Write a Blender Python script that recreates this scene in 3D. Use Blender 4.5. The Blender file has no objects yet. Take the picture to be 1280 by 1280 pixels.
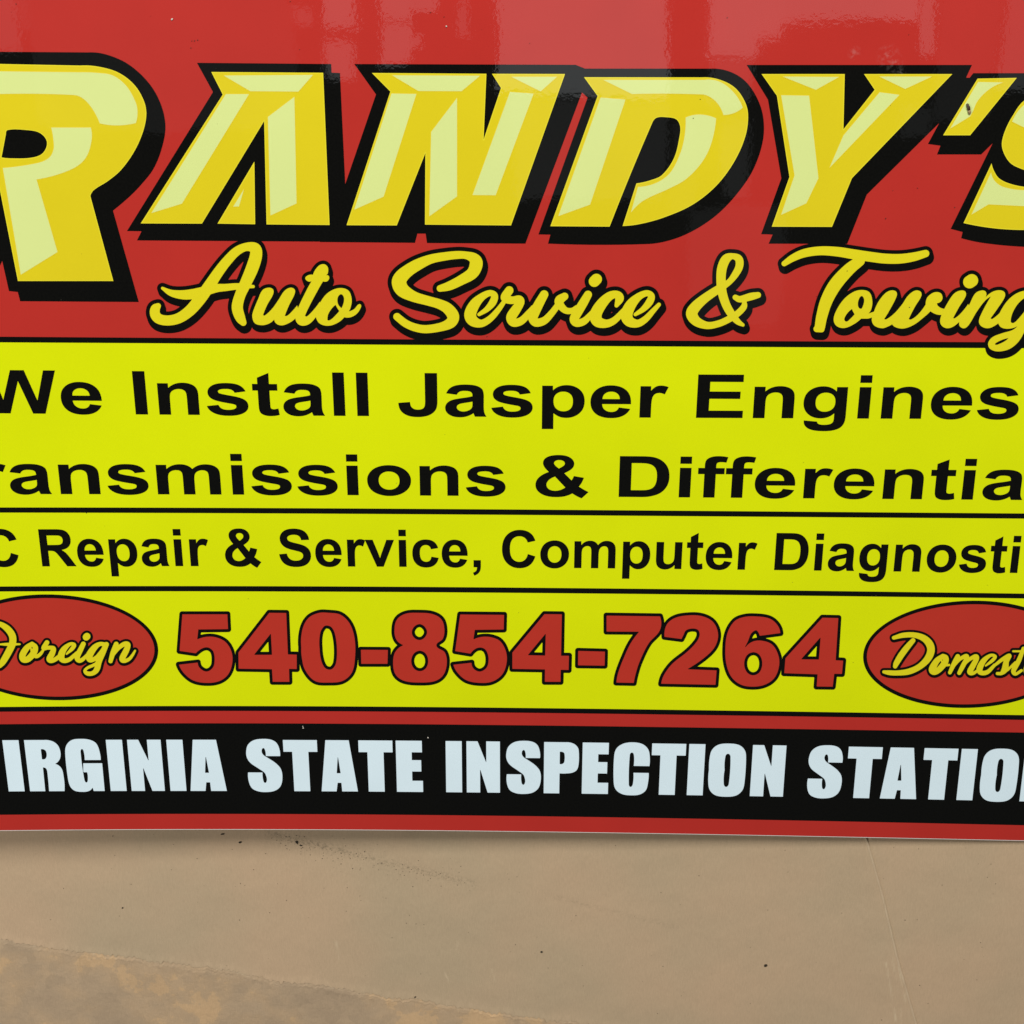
import bpy, bmesh, math, random
import numpy as np
from math import radians, sin, cos, tan, pi

C = bpy.context.scene
COL = C.collection
random.seed(7)
rng = np.random.default_rng(11)

# ------------------------------------------------------------------ camera, world, lamps, exposure
TILT = math.atan(1372.0 / 4960.0)          # camera leans so the foot of the sign is farther away
DIST = 1.10                                # metres from lens to the middle of the sign
cam_d = bpy.data.cameras.new('camera')
cam_d.sensor_width = 36.0
cam_d.lens = 36.0 * 1372.0 / 1280.0
cam_d.clip_start = 0.02
cam_d.clip_end = 100
cam = bpy.data.objects.new('camera', cam_d); COL.objects.link(cam)
CAM = np.array([0.0, DIST * sin(TILT), DIST * cos(TILT)])
cam.location = CAM
cam.rotation_euler = (-TILT, 0, 0)
C.camera = cam

w = bpy.data.worlds.new('World'); C.world = w; w.use_nodes = True
bg = w.node_tree.nodes['Background']
bg.inputs['Color'].default_value = (0.95, 1.0, 1.0, 1)
bg.inputs['Strength'].default_value = 0.05

def lamp(name, loc, target, sx, sy, radiance, color=(1, 1, 1)):
    d = bpy.data.lights.new(name, 'AREA'); d.shape = 'RECTANGLE'; d.size = sx; d.size_y = sy
    d.energy = radiance * pi * sx * sy
    d.color = color
    o = bpy.data.objects.new(name, d); COL.objects.link(o); o.location = loc
    v = np.array(target, float) - np.array(loc, float)
    from mathutils import Vector
    o.rotation_euler = Vector(v).to_track_quat('-Z', 'Y').to_euler()
    return o

# shop lighting: broad fixture high beyond the head, plus an added left fill for evenness
lamp('main_or_fill_lamp', (0.7, 2.75, 2.7), (0.1, -0.15, 0), 2.2, 1.2, 17.9, (1.0, 0.985, 0.94))
lamp('main_or_fill_lamp', (-3.1, 0.4, 2.2), (0, -0.1, 0), 1.0, 1.0, 19.5, (1.0, 0.99, 0.96))
# panes of the roof windows that mirror in the upper part of the gloss (x0,x1,y0,y1 in metres on the ceiling)
CEIL = 3.0
def pane(x0, x1, y0, y1, rad, col=(0.93, 0.98, 1.0)):
    lamp('pane_lamp', ((x0 + x1) / 2, (y0 + y1) / 2, CEIL), ((x0 + x1) / 2, (y0 + y1) / 2, 0), x1 - x0, y1 - y0, rad, col)

PANES = [  # window panes; the first row is added for ambient sheen at upper left
    (-1.640, -0.760, 0.560, 1.197, 0.13),
    (1.460, 1.680, 0.600, 1.197, 0.12),
    (-0.634, -0.526, 0.898, 1.149, 1.0),
    (-0.634, -0.535, 0.722, 0.860, 0.8),
    (-0.750, -0.682, 0.906, 0.964, 0.45),
    (-0.455, -0.357, 0.926, 1.149, 1.0),
    (-0.357, -0.257, 0.961, 1.149, 0.9),
    (-0.456, -0.352, 0.760, 0.916, 0.9),
    (-0.351, -0.313, 0.819, 0.875, 0.75),
    (-0.177, -0.137, 0.863, 0.976, 0.5),
    (-0.049, 0.532, 0.675, 1.197, 1.05),
    (0.000, 0.540, 0.322, 0.659, 0.19),
    (0.668, 0.855, 0.794, 1.197, 1.15),
    (0.853, 0.935, 0.855, 1.197, 1.15),
    (0.933, 1.379, 0.903, 1.197, 1.1),
    (1.391, 1.445, 0.786, 1.197, 0.9),
    (0.687, 0.845, 0.643, 0.783, 0.35),
    (1.695, 1.907, 0.696, 1.197, 0.5),
    (-1.899, -1.676, 0.824, 1.197, 0.45),
    (-1.666, -1.461, 0.901, 1.197, 0.25),
    (-0.988, -0.919, 0.824, 0.870, 0.25),
    (0.642, 0.983, -0.101, 0.289, 0.12),
    (0.565, 0.655, 0.289, 0.591, 0.1),
    (0.747, 0.846, 0.322, 0.591, 0.22),
    (1.341, 1.453, 0.538, 0.643, 0.15),
]
for p in PANES: pane(*p)

C.view_settings.view_transform = 'Standard'
C.view_settings.look = 'None'
C.view_settings.exposure = 0
C.view_settings.gamma = 1
C.render.engine = 'CYCLES'

# ------------------------------------------------------------------ image pixels cast through the camera -> metres on the plane of the sign
F = 1372.0
def to_plane(uv, z=0.0, plane=None):
    """image pixels (1280 wide) cast through the camera position and tilt -> points on the horizontal plane z (or z = a + b*x)"""
    uv = np.asarray(uv, float).reshape(-1, 2)
    dx = (uv[:, 0] - 640) / F; dy = -(uv[:, 1] - 640) / F; dz = -np.ones(len(uv))
    a = -TILT
    wy = dy * cos(a) - dz * sin(a); wz = dy * sin(a) + dz * cos(a)
    if plane is None:
        t = (z - CAM[2]) / wz
    else:
        A, B = plane
        t = (A + B * CAM[0] - CAM[2]) / (wz - B * dx)
    return np.stack([CAM[0] + t * dx, CAM[1] + t * wy, CAM[2] + t * wz], 1)

# ------------------------------------------------------------------ materials
def mat(name, color, rough=0.4, spec=0.5, gloss=False, nz=0.0, nscale=60, nz_col=None):
    m = bpy.data.materials.new(name); m.use_nodes = True
    nt = m.node_tree; N = nt.nodes; L = nt.links
    b = N['Principled BSDF']
    b.inputs['Base Color'].default_value = (*color, 1)
    b.inputs['Roughness'].default_value = rough
    b.inputs['Specular IOR Level'].default_value = spec
    geo = N.new('ShaderNodeNewGeometry')
    if nz > 0:
        n = N.new('ShaderNodeTexNoise'); n.inputs['Scale'].default_value = nscale; n.inputs['Detail'].default_value = 5
        L.new(geo.outputs['Position'], n.inputs['Vector'])
        mx = N.new('ShaderNodeMixRGB'); mx.blend_type = 'MULTIPLY'; mx.inputs[0].default_value = 1
        mx.inputs[1].default_value = (*color, 1)
        r = N.new('ShaderNodeMapRange'); r.inputs[1].default_value = 0.3; r.inputs[2].default_value = 0.7
        r.inputs[3].default_value = 1 - nz; r.inputs[4].default_value = 1 + nz
        L.new(n.outputs['Fac'], r.inputs[0]); L.new(r.outputs[0], mx.inputs[2]); L.new(mx.outputs[0], b.inputs['Base Color'])
    if gloss:   # orange peel of the laminated print plus slow waves of the thin panel
        n1 = N.new('ShaderNodeTexNoise'); n1.inputs['Scale'].default_value = 240; n1.inputs['Detail'].default_value = 2
        n2 = N.new('ShaderNodeTexNoise'); n2.inputs['Scale'].default_value = 9; n2.inputs['Detail'].default_value = 1
        L.new(geo.outputs['Position'], n1.inputs['Vector']); L.new(geo.outputs['Position'], n2.inputs['Vector'])
        b1 = N.new('ShaderNodeBump'); b1.inputs['Strength'].default_value = 1; b1.inputs['Distance'].default_value = 0.000018
        b2 = N.new('ShaderNodeBump'); b2.inputs['Strength'].default_value = 1; b2.inputs['Distance'].default_value = 0.0005
        L.new(n1.outputs['Fac'], b1.inputs['Height']); L.new(n2.outputs['Fac'], b2.inputs['Height'])
        L.new(b1.outputs['Normal'], b2.inputs['Normal']); L.new(b2.outputs['Normal'], b.inputs['Normal'])
        # greasy dull patches
        n3 = N.new('ShaderNodeTexNoise'); n3.inputs['Scale'].default_value = 7; n3.inputs['Detail'].default_value = 6
        L.new(geo.outputs['Position'], n3.inputs['Vector'])
        r3 = N.new('ShaderNodeMapRange'); r3.inputs[1].default_value = 0.45; r3.inputs[2].default_value = 0.75
        r3.inputs[3].default_value = rough; r3.inputs[4].default_value = rough + 0.03
        L.new(n3.outputs['Fac'], r3.inputs[0]); L.new(r3.outputs[0], b.inputs['Roughness'])
    if gloss:
        prev = b.inputs['Base Color'].links[0].from_socket if b.inputs['Base Color'].links else None
        acc = None
        for (cx, cy, r) in SMUDGES:
            d = N.new('ShaderNodeVectorMath'); d.operation = 'DISTANCE'; d.inputs[1].default_value = (cx, cy, 0.0)
            L.new(geo.outputs['Position'], d.inputs[0])
            k = N.new('ShaderNodeMapRange'); k.inputs[1].default_value = r; k.inputs[2].default_value = r * 0.2; k.inputs[3].default_value = 0; k.inputs[4].default_value = 1
            L.new(d.outputs['Value'], k.inputs[0])
            if acc is None: acc = k.outputs[0]
            else:
                mxx = N.new('ShaderNodeMath'); mxx.operation = 'MAXIMUM'; L.new(acc, mxx.inputs[0]); L.new(k.outputs[0], mxx.inputs[1]); acc = mxx.outputs[0]
        ns = N.new('ShaderNodeTexNoise'); ns.inputs['Scale'].default_value = 230; ns.inputs['Detail'].default_value = 4
        L.new(geo.outputs['Position'], ns.inputs['Vector'])
        kr = N.new('ShaderNodeMapRange'); kr.inputs[1].default_value = 0.47; kr.inputs[2].default_value = 0.66; kr.inputs[4].default_value = 0.11
        L.new(ns.outputs['Fac'], kr.inputs[0])
        mu = N.new('ShaderNodeMath'); mu.operation = 'MULTIPLY'; L.new(acc, mu.inputs[0]); L.new(kr.outputs[0], mu.inputs[1])
        fx = N.new('ShaderNodeMixRGB'); L.new(mu.outputs[0], fx.inputs[0]); fx.inputs[2].default_value = (0.62, 0.60, 0.56, 1)
        if prev is not None: L.new(prev, fx.inputs[1])
        else: fx.inputs[1].default_value = (*color, 1)
        L.new(fx.outputs[0], b.inputs['Base Color'])
    return m

SMUDGES = [(*to_plane([(u, v)])[0][:2], r) for u, v, r in ((1110, 70, .012), (1119, 80, .010), (1068, 66, .007), (1125, 92, .006))]
GL = dict(gloss=True, spec=0.5)
M_red = mat('print_red', (0.49, 0.0305, 0.023), 0.018, nz=0.03, nscale=14, **GL)
M_band = mat('print_lime_yellow', (0.72, 0.80, 0.002), 0.018, nz=0.035, nscale=6, **GL)
M_black = mat('print_black', (0.0035, 0.0034, 0.0028), 0.018, nz=0.25, nscale=500, **GL)
M_gold = mat('print_gold', (0.735, 0.60, 0.014), 0.018, nz=0.025, nscale=9, **GL)
M_script = mat('print_script_yellow', (0.76, 0.67, 0.014), 0.018, nz=0.02, nscale=12, **GL)
M_rim = mat('print_rim', (0.82, 0.72, 0.03), 0.018, **GL)
M_glow = mat('print_dark_gold', (0.80, 0.62, 0.03), 0.018, **GL)
M_pale = mat('print_pale_yellow', (0.70, 0.79, 0.29), 0.018, nz=0.015, nscale=9, **GL)
M_white = mat('print_white', (0.76, 0.91, 0.99), 0.018, nz=0.015, nscale=20, **GL)
M_num = mat('print_number_red', (0.50, 0.036, 0.022), 0.018, nz=0.03, nscale=14, **GL)
M_panel = mat('panel_white', (0.78, 0.77, 0.74), 0.35)

# ------------------------------------------------------------------ objects
def link(name, me, material, parent=None, loc=None):
    o = bpy.data.objects.new(name, me); COL.objects.link(o)
    if material is not None and not me.materials: me.materials.append(material)
    if parent is not None: o.parent = parent
    if loc is not None: o.location = loc
    return o

def recentre(me):
    n = len(me.vertices); co = np.empty(n * 3); me.vertices.foreach_get('co', co); co = co.reshape(-1, 3)
    c = (co.min(0) + co.max(0)) / 2
    me.vertices.foreach_set('co', (co - c).ravel()); me.update()
    return c

def fill_mesh(name, loops, z):
    """flat filled sheet from closed loops (holes by even-odd), lying on the sign at height z"""
    cu = bpy.data.curves.new(name, 'CURVE'); cu.dimensions = '2D'; cu.fill_mode = 'BOTH'
    for lp in loops:
        p = to_plane(lp)
        # drop doubled points
        keep = [0]
        for i in range(1, len(p)):
            if np.hypot(*(p[i, :2] - p[keep[-1], :2])) > 2e-5: keep.append(i)
        if np.hypot(*(p[keep[-1], :2] - p[0, :2])) < 2e-5: keep.pop()
        p = p[keep]
        if len(p) < 3: continue
        s = cu.splines.new('POLY'); s.points.add(len(p) - 1)
        s.points.foreach_set('co', np.column_stack([p[:, 0] * 100, p[:, 1] * 100, np.zeros(len(p)), np.ones(len(p))]).ravel())
        s.use_cyclic_u = True
    t = bpy.data.objects.new('t', cu)
    me0 = bpy.data.meshes.new_from_object(t)
    n = len(me0.vertices); co = np.empty(n * 3); me0.vertices.foreach_get('co', co); co = co.reshape(-1, 3) / 100
    co[:, 2] = z
    me0.vertices.foreach_set('co', co.ravel())
    bm = bmesh.new(); bm.from_mesh(me0)
    bmesh.ops.remove_doubles(bm, verts=bm.verts, dist=1e-6)
    for f in bm.faces:
        if f.normal.z < 0: f.normal_flip()
    bm.to_mesh(me0); bm.free()
    me0.name = name
    bpy.data.objects.remove(t); bpy.data.curves.remove(cu)
    return me0

def sheet(name, loops, z, material, parent):
    me = fill_mesh(name, loops, z)
    c = recentre(me)
    if parent.parent is not None: c = c - np.array(parent['o'])
    o = link(name, me, material, parent, c)
    o['o'] = tuple(float(v) for v in c)
    return o

# ------------------------------------------------------------------ outlines: corner / smooth point strings
def trace(s, tile, n=7):
    """'x,y x,y* ...' in tile coordinates; * = smooth point.  Returns a closed loop in image pixels"""
    ox, oy, k = tile
    P, S = [], []
    for t in s.split():
        sm = t.endswith('*'); t = t.rstrip('*'); a, b = t.split(','); P.append((float(a), float(b))); S.append(sm)
    P = np.array(P); m = len(P); out = []
    for i in range(m):
        p1, p2 = P[i], P[(i + 1) % m]
        if not (S[i] or S[(i + 1) % m]):
            out.append(p1); continue
        d = np.hypot(*(p2 - p1))
        t1 = (P[(i + 1) % m] - P[i - 1]) if S[i] else None
        t2 = (P[(i + 2) % m] - P[i]) if S[(i + 1) % m] else None
        def unit(v): return v / (np.hypot(*v) + 1e-9)
        if t1 is not None: t1 = unit(t1) * d
        if t2 is not None: t2 = unit(t2) * d
        if t1 is None: t1 = 2 * (p2 - p1) - t2 if t2 is not None else p2 - p1
        if t2 is None: t2 = 2 * (p2 - p1) - t1
        for j in range(n):
            u = j / n
            out.append((2*u**3-3*u**2+1)*p1 + (u**3-2*u**2+u)*t1 + (-2*u**3+3*u**2)*p2 + (u**3-u**2)*t2)
    out = np.array(out)
    return np.column_stack([ox + out[:, 0] / k, oy + out[:, 1] / k])

# ------------------------------------------------------------------ distance fields and their contours
def contour(D, x0, y0, h, level):
    """marching squares of D[y,x] < level ; returns closed loops"""
    V = D - level
    inside = V < 0
    H, W = V.shape
    segs = {}
    code = (inside[:-1, :-1] * 1 + inside[:-1, 1:] * 2 + inside[1:, 1:] * 4 + inside[1:, :-1] * 8)
    ys, xs = np.nonzero((code > 0) & (code < 15))
    def ept(y, x, e):
        if e == 0: a, b = V[y, x], V[y, x+1]; return ('h', y, x), (x + a / (a - b), y)
        if e == 1: a, b = V[y, x+1], V[y+1, x+1]; return ('v', y, x+1), (x + 1, y + a / (a - b))
        if e == 2: a, b = V[y+1, x], V[y+1, x+1]; return ('h', y+1, x), (x + a / (a - b), y + 1)
        a, b = V[y, x], V[y+1, x]; return ('v', y, x), (x, y + a / (a - b))
    T = {1: [(3, 0)], 2: [(0, 1)], 3: [(3, 1)], 4: [(1, 2)], 5: [(3, 2), (1, 0)], 6: [(0, 2)], 7: [(3, 2)],
         8: [(2, 3)], 9: [(2, 0)], 10: [(0, 3), (2, 1)], 11: [(2, 1)], 12: [(1, 3)], 13: [(1, 0)], 14: [(0, 3)]}
    nxt = {}; pt = {}
    for y, x in zip(ys.tolist(), xs.tolist()):
        for a, b in T[int(code[y, x])]:
            ka, pa = ept(y, x, a); kb, pb = ept(y, x, b)
            pt[ka] = pa; pt[kb] = pb; nxt[ka] = kb
    loops = []
    while nxt:
        k0, k = next(iter(nxt.items())); del nxt[k0]; lp = [pt[k0]]
        while k != k0 and k in nxt:
            lp.append(pt[k]); k = nxt.pop(k)
        lp = np.array(lp)
        if len(lp) > 8:
            loops.append(simplify(np.column_stack([x0 + lp[:, 0] * h, y0 + lp[:, 1] * h]), 0.035))
    return loops

def simplify(P, tol):
    n = len(P); keep = np.zeros(n, bool); keep[0] = True
    far = int(np.argmax(np.hypot(*(P - P[0]).T))); keep[far] = True
    stack = [(0, far), (far, n)]
    Q = np.vstack([P, P[:1]])
    while stack:
        a, b = stack.pop()
        if b - a < 2: continue
        d = Q[b] - Q[a]; L = np.hypot(*d)
        s = Q[a+1:b] - Q[a]
        dist = np.abs(s[:, 0] * d[1] - s[:, 1] * d[0]) / L if L > 1e-9 else np.hypot(*s.T)
        i = int(np.argmax(dist))
        if dist[i] > tol:
            keep[a + 1 + i] = True; stack += [(a, a + 1 + i), (a + 1 + i, b)]
    return P[keep]

def grid(bb, h, pad):
    x0, y0, x1, y1 = bb; x0 -= pad; y0 -= pad; x1 += pad; y1 += pad
    xs = np.arange(x0, x1 + h, h); ys = np.arange(y0, y1 + h, h)
    return x0, y0, xs, ys

def poly_sdf(loops, h=0.5, pad=8):
    A = np.vstack(loops); bb = (*A.min(0), *A.max(0))
    x0, y0, xs, ys = grid(bb, h, pad)
    X, Y = np.meshgrid(xs, ys); D = np.full(X.shape, 1e9); par = np.zeros(X.shape, bool)
    for lp in loops:
        for a, b in zip(lp, np.roll(lp, -1, 0)):
            d = b - a; L2 = d @ d
            if L2 < 1e-12: continue
            t = np.clip(((X - a[0]) * d[0] + (Y - a[1]) * d[1]) / L2, 0, 1)
            D = np.minimum(D, (X - a[0] - t * d[0])**2 + (Y - a[1] - t * d[1])**2)
            c = (a[1] > Y) != (b[1] > Y)
            if d[1] != 0: par ^= c & (X < d[0] * (Y - a[1]) / d[1] + a[0])
    D = np.sqrt(D); D[par] *= -1
    return D, x0, y0, h

def offset_loops(loops, r, h=0.5):
    D, x0, y0, h = poly_sdf(loops, h, pad=r + 3)
    return contour(D, x0, y0, h, r)

def brush(s, tile, n=6):
    """'x,y,r x,y,r ...' -> dense (x,y,r) samples in image pixels"""
    ox, oy, k = tile
    P = np.array([[float(v) for v in t.split(',')] for t in s.split()])
    P = np.column_stack([ox + P[:, 0] / k, oy + P[:, 1] / k, P[:, 2] / k])
    m = len(P); out = []
    for i in range(m - 1):
        p0 = P[i-1] if i > 0 else 2 * P[0] - P[1]; p3 = P[i+2] if i + 2 < m else 2 * P[-1] - P[-2]
        p1, p2 = P[i], P[i+1]
        for j in range(n):
            u = j / n
            out.append(0.5 * (2*p1 + (p2-p0)*u + (2*p0-5*p1+4*p2-p3)*u*u + (3*p1-p0-3*p2+p3)*u**3))
    out.append(P[-1]); return np.array(out)

def brush_sdf(strokes, grow=0.0, shifts=((0, 0),), h=0.5, bb=None, pad=3):
    A = np.vstack(strokes)
    r = A[:, 2].max() + grow
    sx = max(s[0] for s in shifts); sy = max(s[1] for s in shifts)
    b0 = bb
    bb = (A[:, 0].min() - r, A[:, 1].min() - r, A[:, 0].max() + r + sx, A[:, 1].max() + r + sy)
    if b0 is not None: bb = (min(bb[0], b0[0]), min(bb[1], b0[1]), max(bb[2], b0[2]), max(bb[3], b0[3]))
    x0, y0, xs, ys = grid(bb, h, pad)
    D = np.full((len(ys), len(xs)), 1e3)
    for sh in shifts:
        for st in strokes:
            for a, b in zip(st[:-1], st[1:]):
                m = max(a[2], b[2]) + grow + 3
                ax, ay, bx, by = a[0]+sh[0], a[1]+sh[1], b[0]+sh[0], b[1]+sh[1]
                i0 = max(0, int((min(ax, bx) - m - x0) / h)); i1 = min(len(xs), int((max(ax, bx) + m - x0) / h) + 2)
                j0 = max(0, int((min(ay, by) - m - y0) / h)); j1 = min(len(ys), int((max(ay, by) + m - y0) / h) + 2)
                X = xs[None, i0:i1]; Y = ys[j0:j1, None]
                dx, dy = bx - ax, by - ay; L2 = dx*dx + dy*dy + 1e-9
                t = np.clip(((X - ax) * dx + (Y - ay) * dy) / L2, 0, 1)
                d = np.sqrt((X - ax - t*dx)**2 + (Y - ay - t*dy)**2) - (a[2] + t * (b[2] - a[2])) - grow
                D[j0:j1, i0:i1] = np.minimum(D[j0:j1, i0:i1], d)
    return D, x0, y0, h

# ------------------------------------------------------------------ the sign board
def interp(tab):
    xs = [a for a, _ in tab]; ys = [b for _, b in tab]
    def f(x):
        x = np.asarray(x, float); y = np.interp(x, xs, ys)
        y = np.where(x < xs[0], ys[0] + (x - xs[0]) * (ys[1] - ys[0]) / (xs[1] - xs[0]), y)
        return np.where(x > xs[-1], ys[-1] + (x - xs[-1]) * (ys[-1] - ys[-2]) / (xs[-1] - xs[-2]), y)
    return f
def smooth_interp(tab):
    """gentle quadratic/cubic fit, so that the long rules are smooth rather than kinked"""
    xs = np.array([a for a, _ in tab]) / 640.0 - 1; ys = np.array([b for _, b in tab])
    c = np.polyfit(xs, ys, min(3, len(xs) - 1))
    def f(x):
        x = np.asarray(x, float) / 640.0 - 1
        xc = np.clip(x, -1.0, 1.0); y = np.polyval(c, xc)
        return y + (x - xc) * np.polyval(np.polyder(c), xc)
    return f
EDGE = smooth_interp([(0, 1038), (160, 1037.3), (300, 1037.5), (600, 1038.7), (920, 1043.7), (960, 1044.5), (1280, 1050)])
XL, XR, YT = -150.0, 1480.0, -130.0
SLOPE = interp([(0, .13), (75, .112), (172, .092), (300, .07), (425, .045), (557, .013), (640, 0), (777, -.034), (872, -.056),
                (1020, -.078), (1073, -.090), (1205, -.110), (1270, -.118)])

sign = bpy.data.objects.new('shop_sign', None); COL.objects.link(sign)
sign['label'] = 'glossy red and yellow printed sign board for a garage lying on brown cardboard'
sign['category'] = 'sign'
sign['o'] = (0, 0, 0)

def strip(top, bot, inset=0.0, n=60):
    """closed loop between two curves over the width of the sign (side edges lean with the perspective of the image)"""
    us = np.linspace(XL, XR, n)
    def lean(u, v): return u + (640 - u) * (v - 640) / 4960.0 * 1.0
    t = top(us) if callable(top) else np.full(n, float(top)); b = bot(us) if callable(bot) else np.full(n, float(bot))
    ins = inset * (640 - us) / np.abs(640 - us).max()
    return np.vstack([np.column_stack([lean(us, t) + ins, t]), np.column_stack([lean(us, b) + ins, b])[::-1]])

# panel body: 3 mm board, softened edge
lp = strip(lambda u: np.full(len(u), YT), lambda u: EDGE(u))
p = to_plane(lp); zt = -0.00012; TH = 0.003
bm = bmesh.new()
top = [bm.verts.new((x, y, zt)) for x, y, _ in p]; bot = [bm.verts.new((x, y, zt - TH)) for x, y, _ in p]
n = len(top)
bm.faces.new(top[::-1]); bm.faces.new(bot)
for i in range(n): bm.faces.new((top[i], top[(i+1) % n], bot[(i+1) % n], bot[i]))
bmesh.ops.recalc_face_normals(bm, faces=bm.faces)
me = bpy.data.meshes.new('panel'); bm.to_mesh(me); bm.free()
c = recentre(me); link('panel', me, M_panel, sign, c)

Z0, Z1, Z2, Z3, Z4, Z5, Z6 = [i * 0.00006 for i in range(7)]
sheet('red_background', [strip(lambda u: np.full(len(u), YT + 1.2), lambda u: EDGE(u) - 0.7, 1.2)], Z0, M_red, sign)
def S(*t): return smooth_interp(t)
L1t = S((0, 421), (200, 422), (400, 423.9), (700, 425.6), (970, 426.5), (1280, 428.3)); L1b = S((0, 427.8), (200, 428.2), (400, 430.2), (700, 432.6), (970, 433.2), (1280, 435.2))
L2t = S((0, 634.5), (320, 635.2), (640, 637), (960, 639.5), (1280, 642)); L2b = S((0, 640.5), (320, 641.5), (640, 643.2), (960, 645.8), (1280, 648))
L3t = S((0, 733.2), (320, 733), (640, 734.5), (960, 738), (1280, 742)); L3b = S((0, 739), (320, 739.2), (640, 740.5), (960, 744), (1280, 747.6))
L4t = S((0, 883.5), (300, 883), (600, 884.2), (920, 888.2), (960, 889.3), (1280, 893.5)); L4b = S((0, 889), (300, 888.8), (600, 889.6), (920, 893.8), (960, 894.8), (1280, 899))
BBt = S((0, 904.8), (300, 904.6), (600, 905.4), (920, 909.7), (960, 911), (1280, 915)); BBb = S((0, 1018), (300, 1017.8), (600, 1019), (920, 1023.8), (960, 1024.8), (1280, 1030.4))
for a, b in ((L1b, L2t), (L2b, L3t), (L3b, L4t)):
    sheet('yellow_band', [strip(lambda u, a=a: a(u) - 0.05, lambda u, b=b: b(u) + 0.05)], Z1, M_band, sign)
for a, b in ((L1t, L1b), (L2t, L2b), (L3t, L3b), (L4t, L4b)):
    sheet('black_rule', [strip(lambda u, a=a: a(u) - 0.25, lambda u, b=b: b(u) + 0.25)], Z2, M_black, sign)
sheet('black_band', [strip(BBt, BBb)], Z1, M_black, sign)

# ------------------------------------------------------------------ headline
T1 = (0, 40, 4); T2 = (160, 40, 4); T3 = (400, 40, 4); T4 = (680, 40, 4); T5 = (940, 40, 1280 / 340)
T6 = (1150, 90, 723 / 130)
HEAD = [
 dict(t=T1, black=["-450,96 440,102 530,112* 640,160* 740,250* 800,350* 827,460* 815,560* 770,680* 700,770* 640,830* 565,893 694,1350 101,1346 89,1300 45,1295 11,1144 -80,1346 -640,1346 -670,1290 -640,1290 -365,330"],
      gold=["-370,158 0,160 400,168 490,173* 590,202* 670,262* 718,340* 732,410* 715,500* 670,600* 605,690* 540,745* 470,790* 452,820 567,1245 90,1245 -15,715 -60,715 -230,1245 -560,1245 -290,330",
            "8,627 30,510 40,490* 130,490* 200,505* 235,550* 215,605* 160,628* 60,632*"],
      pale=["-260,195 0,197 400,202 490,205* 565,218* 632,270* 678,350* 688,400* 680,455 590,467* 500,457 460,380* 415,332* 370,315* 0,310 -200,308",
            "257,478 455,478 457,550* 425,635* 350,690* 183,737 288,1100 105,1213 15,680 190,655* 245,630* 268,590* 268,540*",
            "-200,345 -120,345 -330,1100 -500,1200"]),
 dict(t=T2, black=["345,154 1016,160 1018,203 1060,205 1100,1049 45,1042 68,996 -5,995 425,300"],
      gold=["417,200 976,204 1008,965 693,962 681,445 370,958 64,957 474,313", "632,648 636,961 448,958"],
      pale=["480,218 925,215 852,298 612,296", "490,311 605,311 270,858 118,905", "832,325 843,857 713,917 700,425", "580,787 555,872 527,873"]),
 dict(t=T3, black=["172,160 1278,164 1325,183 1310,302 1027,1058 535,1055 528,1008 487,1008 475,1054 0,1050 122,773 280,312"],
      gold=["260,205 832,209 818,538 905,280 860,209 1225,210 955,967 525,963 527,605 384,967 133,966 352,298"],
      pale=["362,217 800,219 708,296 492,295", "358,308 482,310 318,823 172,888", "685,330 685,822 547,921 556,500", "957,224 1185,224 1103,297", "950,300 1068,308 878,816 763,815"]),
 dict(t=T4, black=["120,165 160,165 205,183 830,183 920,195* 1000,240* 1060,320* 1095,420* 1095,540* 1050,680* 980,790* 880,900* 770,980* 650,1035* 520,1060* 20,1058 32,1013 -28,1012 218,328 190,302"],
      gold=["200,226 790,227 870,236* 950,275* 1000,340* 1020,410* 1007,520* 950,650* 860,770* 740,865* 600,927* 480,960* 393,970 462,757 530,742* 590,715* 650,630* 678,520* 680,470* 660,436* 610,426* 565,428* 543,450* 328,973 32,971 268,320"],
      pale=["297,240 800,240 880,250* 950,305* 993,378 950,405* 897,415 870,360* 830,325* 790,312* 440,310", "283,328 407,338 230,863 72,920",
            "708,428 780,413* 860,432 835,560* 790,650* 710,735* 620,785* 530,825* 480,855* 435,902 470,775 560,755* 630,705* 680,610* 703,520*"]),
 dict(t=T5, black=["-25,155 1035,155 1008,213 1055,260 877,432 540,765 448,997 78,996 97,953 43,951 138,688 75,318"],
      gold=["45,198 436,198 430,458 577,272 527,198 942,198 470,688 376,917 93,916 176,682 117,300"],
      pale=["145,210 408,212 300,272", "137,298 268,300 312,688 255,806 137,860 200,675", "600,210 845,210 720,268", "600,284 693,296 365,638 430,487"]),
 dict(t=T6, black=["370,8 760,8 720,300 505,495 425,573 118,573 142,512 55,500 133,355 245,100 318,40 345,40"],
      gold=["400,46 672,41 348,440 160,440"],
      pale=["403,70 575,73 480,120* 400,200* 365,275* 345,310 210,392"]),
 dict(t=T6, black=["505,495 700,200 900,20 1500,20 1230,560 1350,650* 1420,800* 1370,1000* 1200,1150* 950,1215* 723,1215* 450,1190* 286,1155 296,1112 213,1090"],
      gold=["302,1050 450,1078* 600,1094* 760,1097* 950,1080* 1100,990* 1160,840* 1100,690* 960,610* 850,560* 830,490* 900,450* 1000,460* 1080,480 1200,200 1050,160* 880,140* 723,200* 640,310* 590,410* 568,500* 585,570* 630,635* 700,672* 840,720* 900,780* 850,805* 723,798* 620,775* 550,740* 515,690* 497,635"],
      pale=["493,700 520,760* 580,800* 723,822 850,840* 850,925* 723,932 475,920 358,990", "640,345 723,230* 850,175* 1050,190* 1150,225 1120,300 950,270* 830,290* 723,385"]),
]
zi = 0
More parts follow.
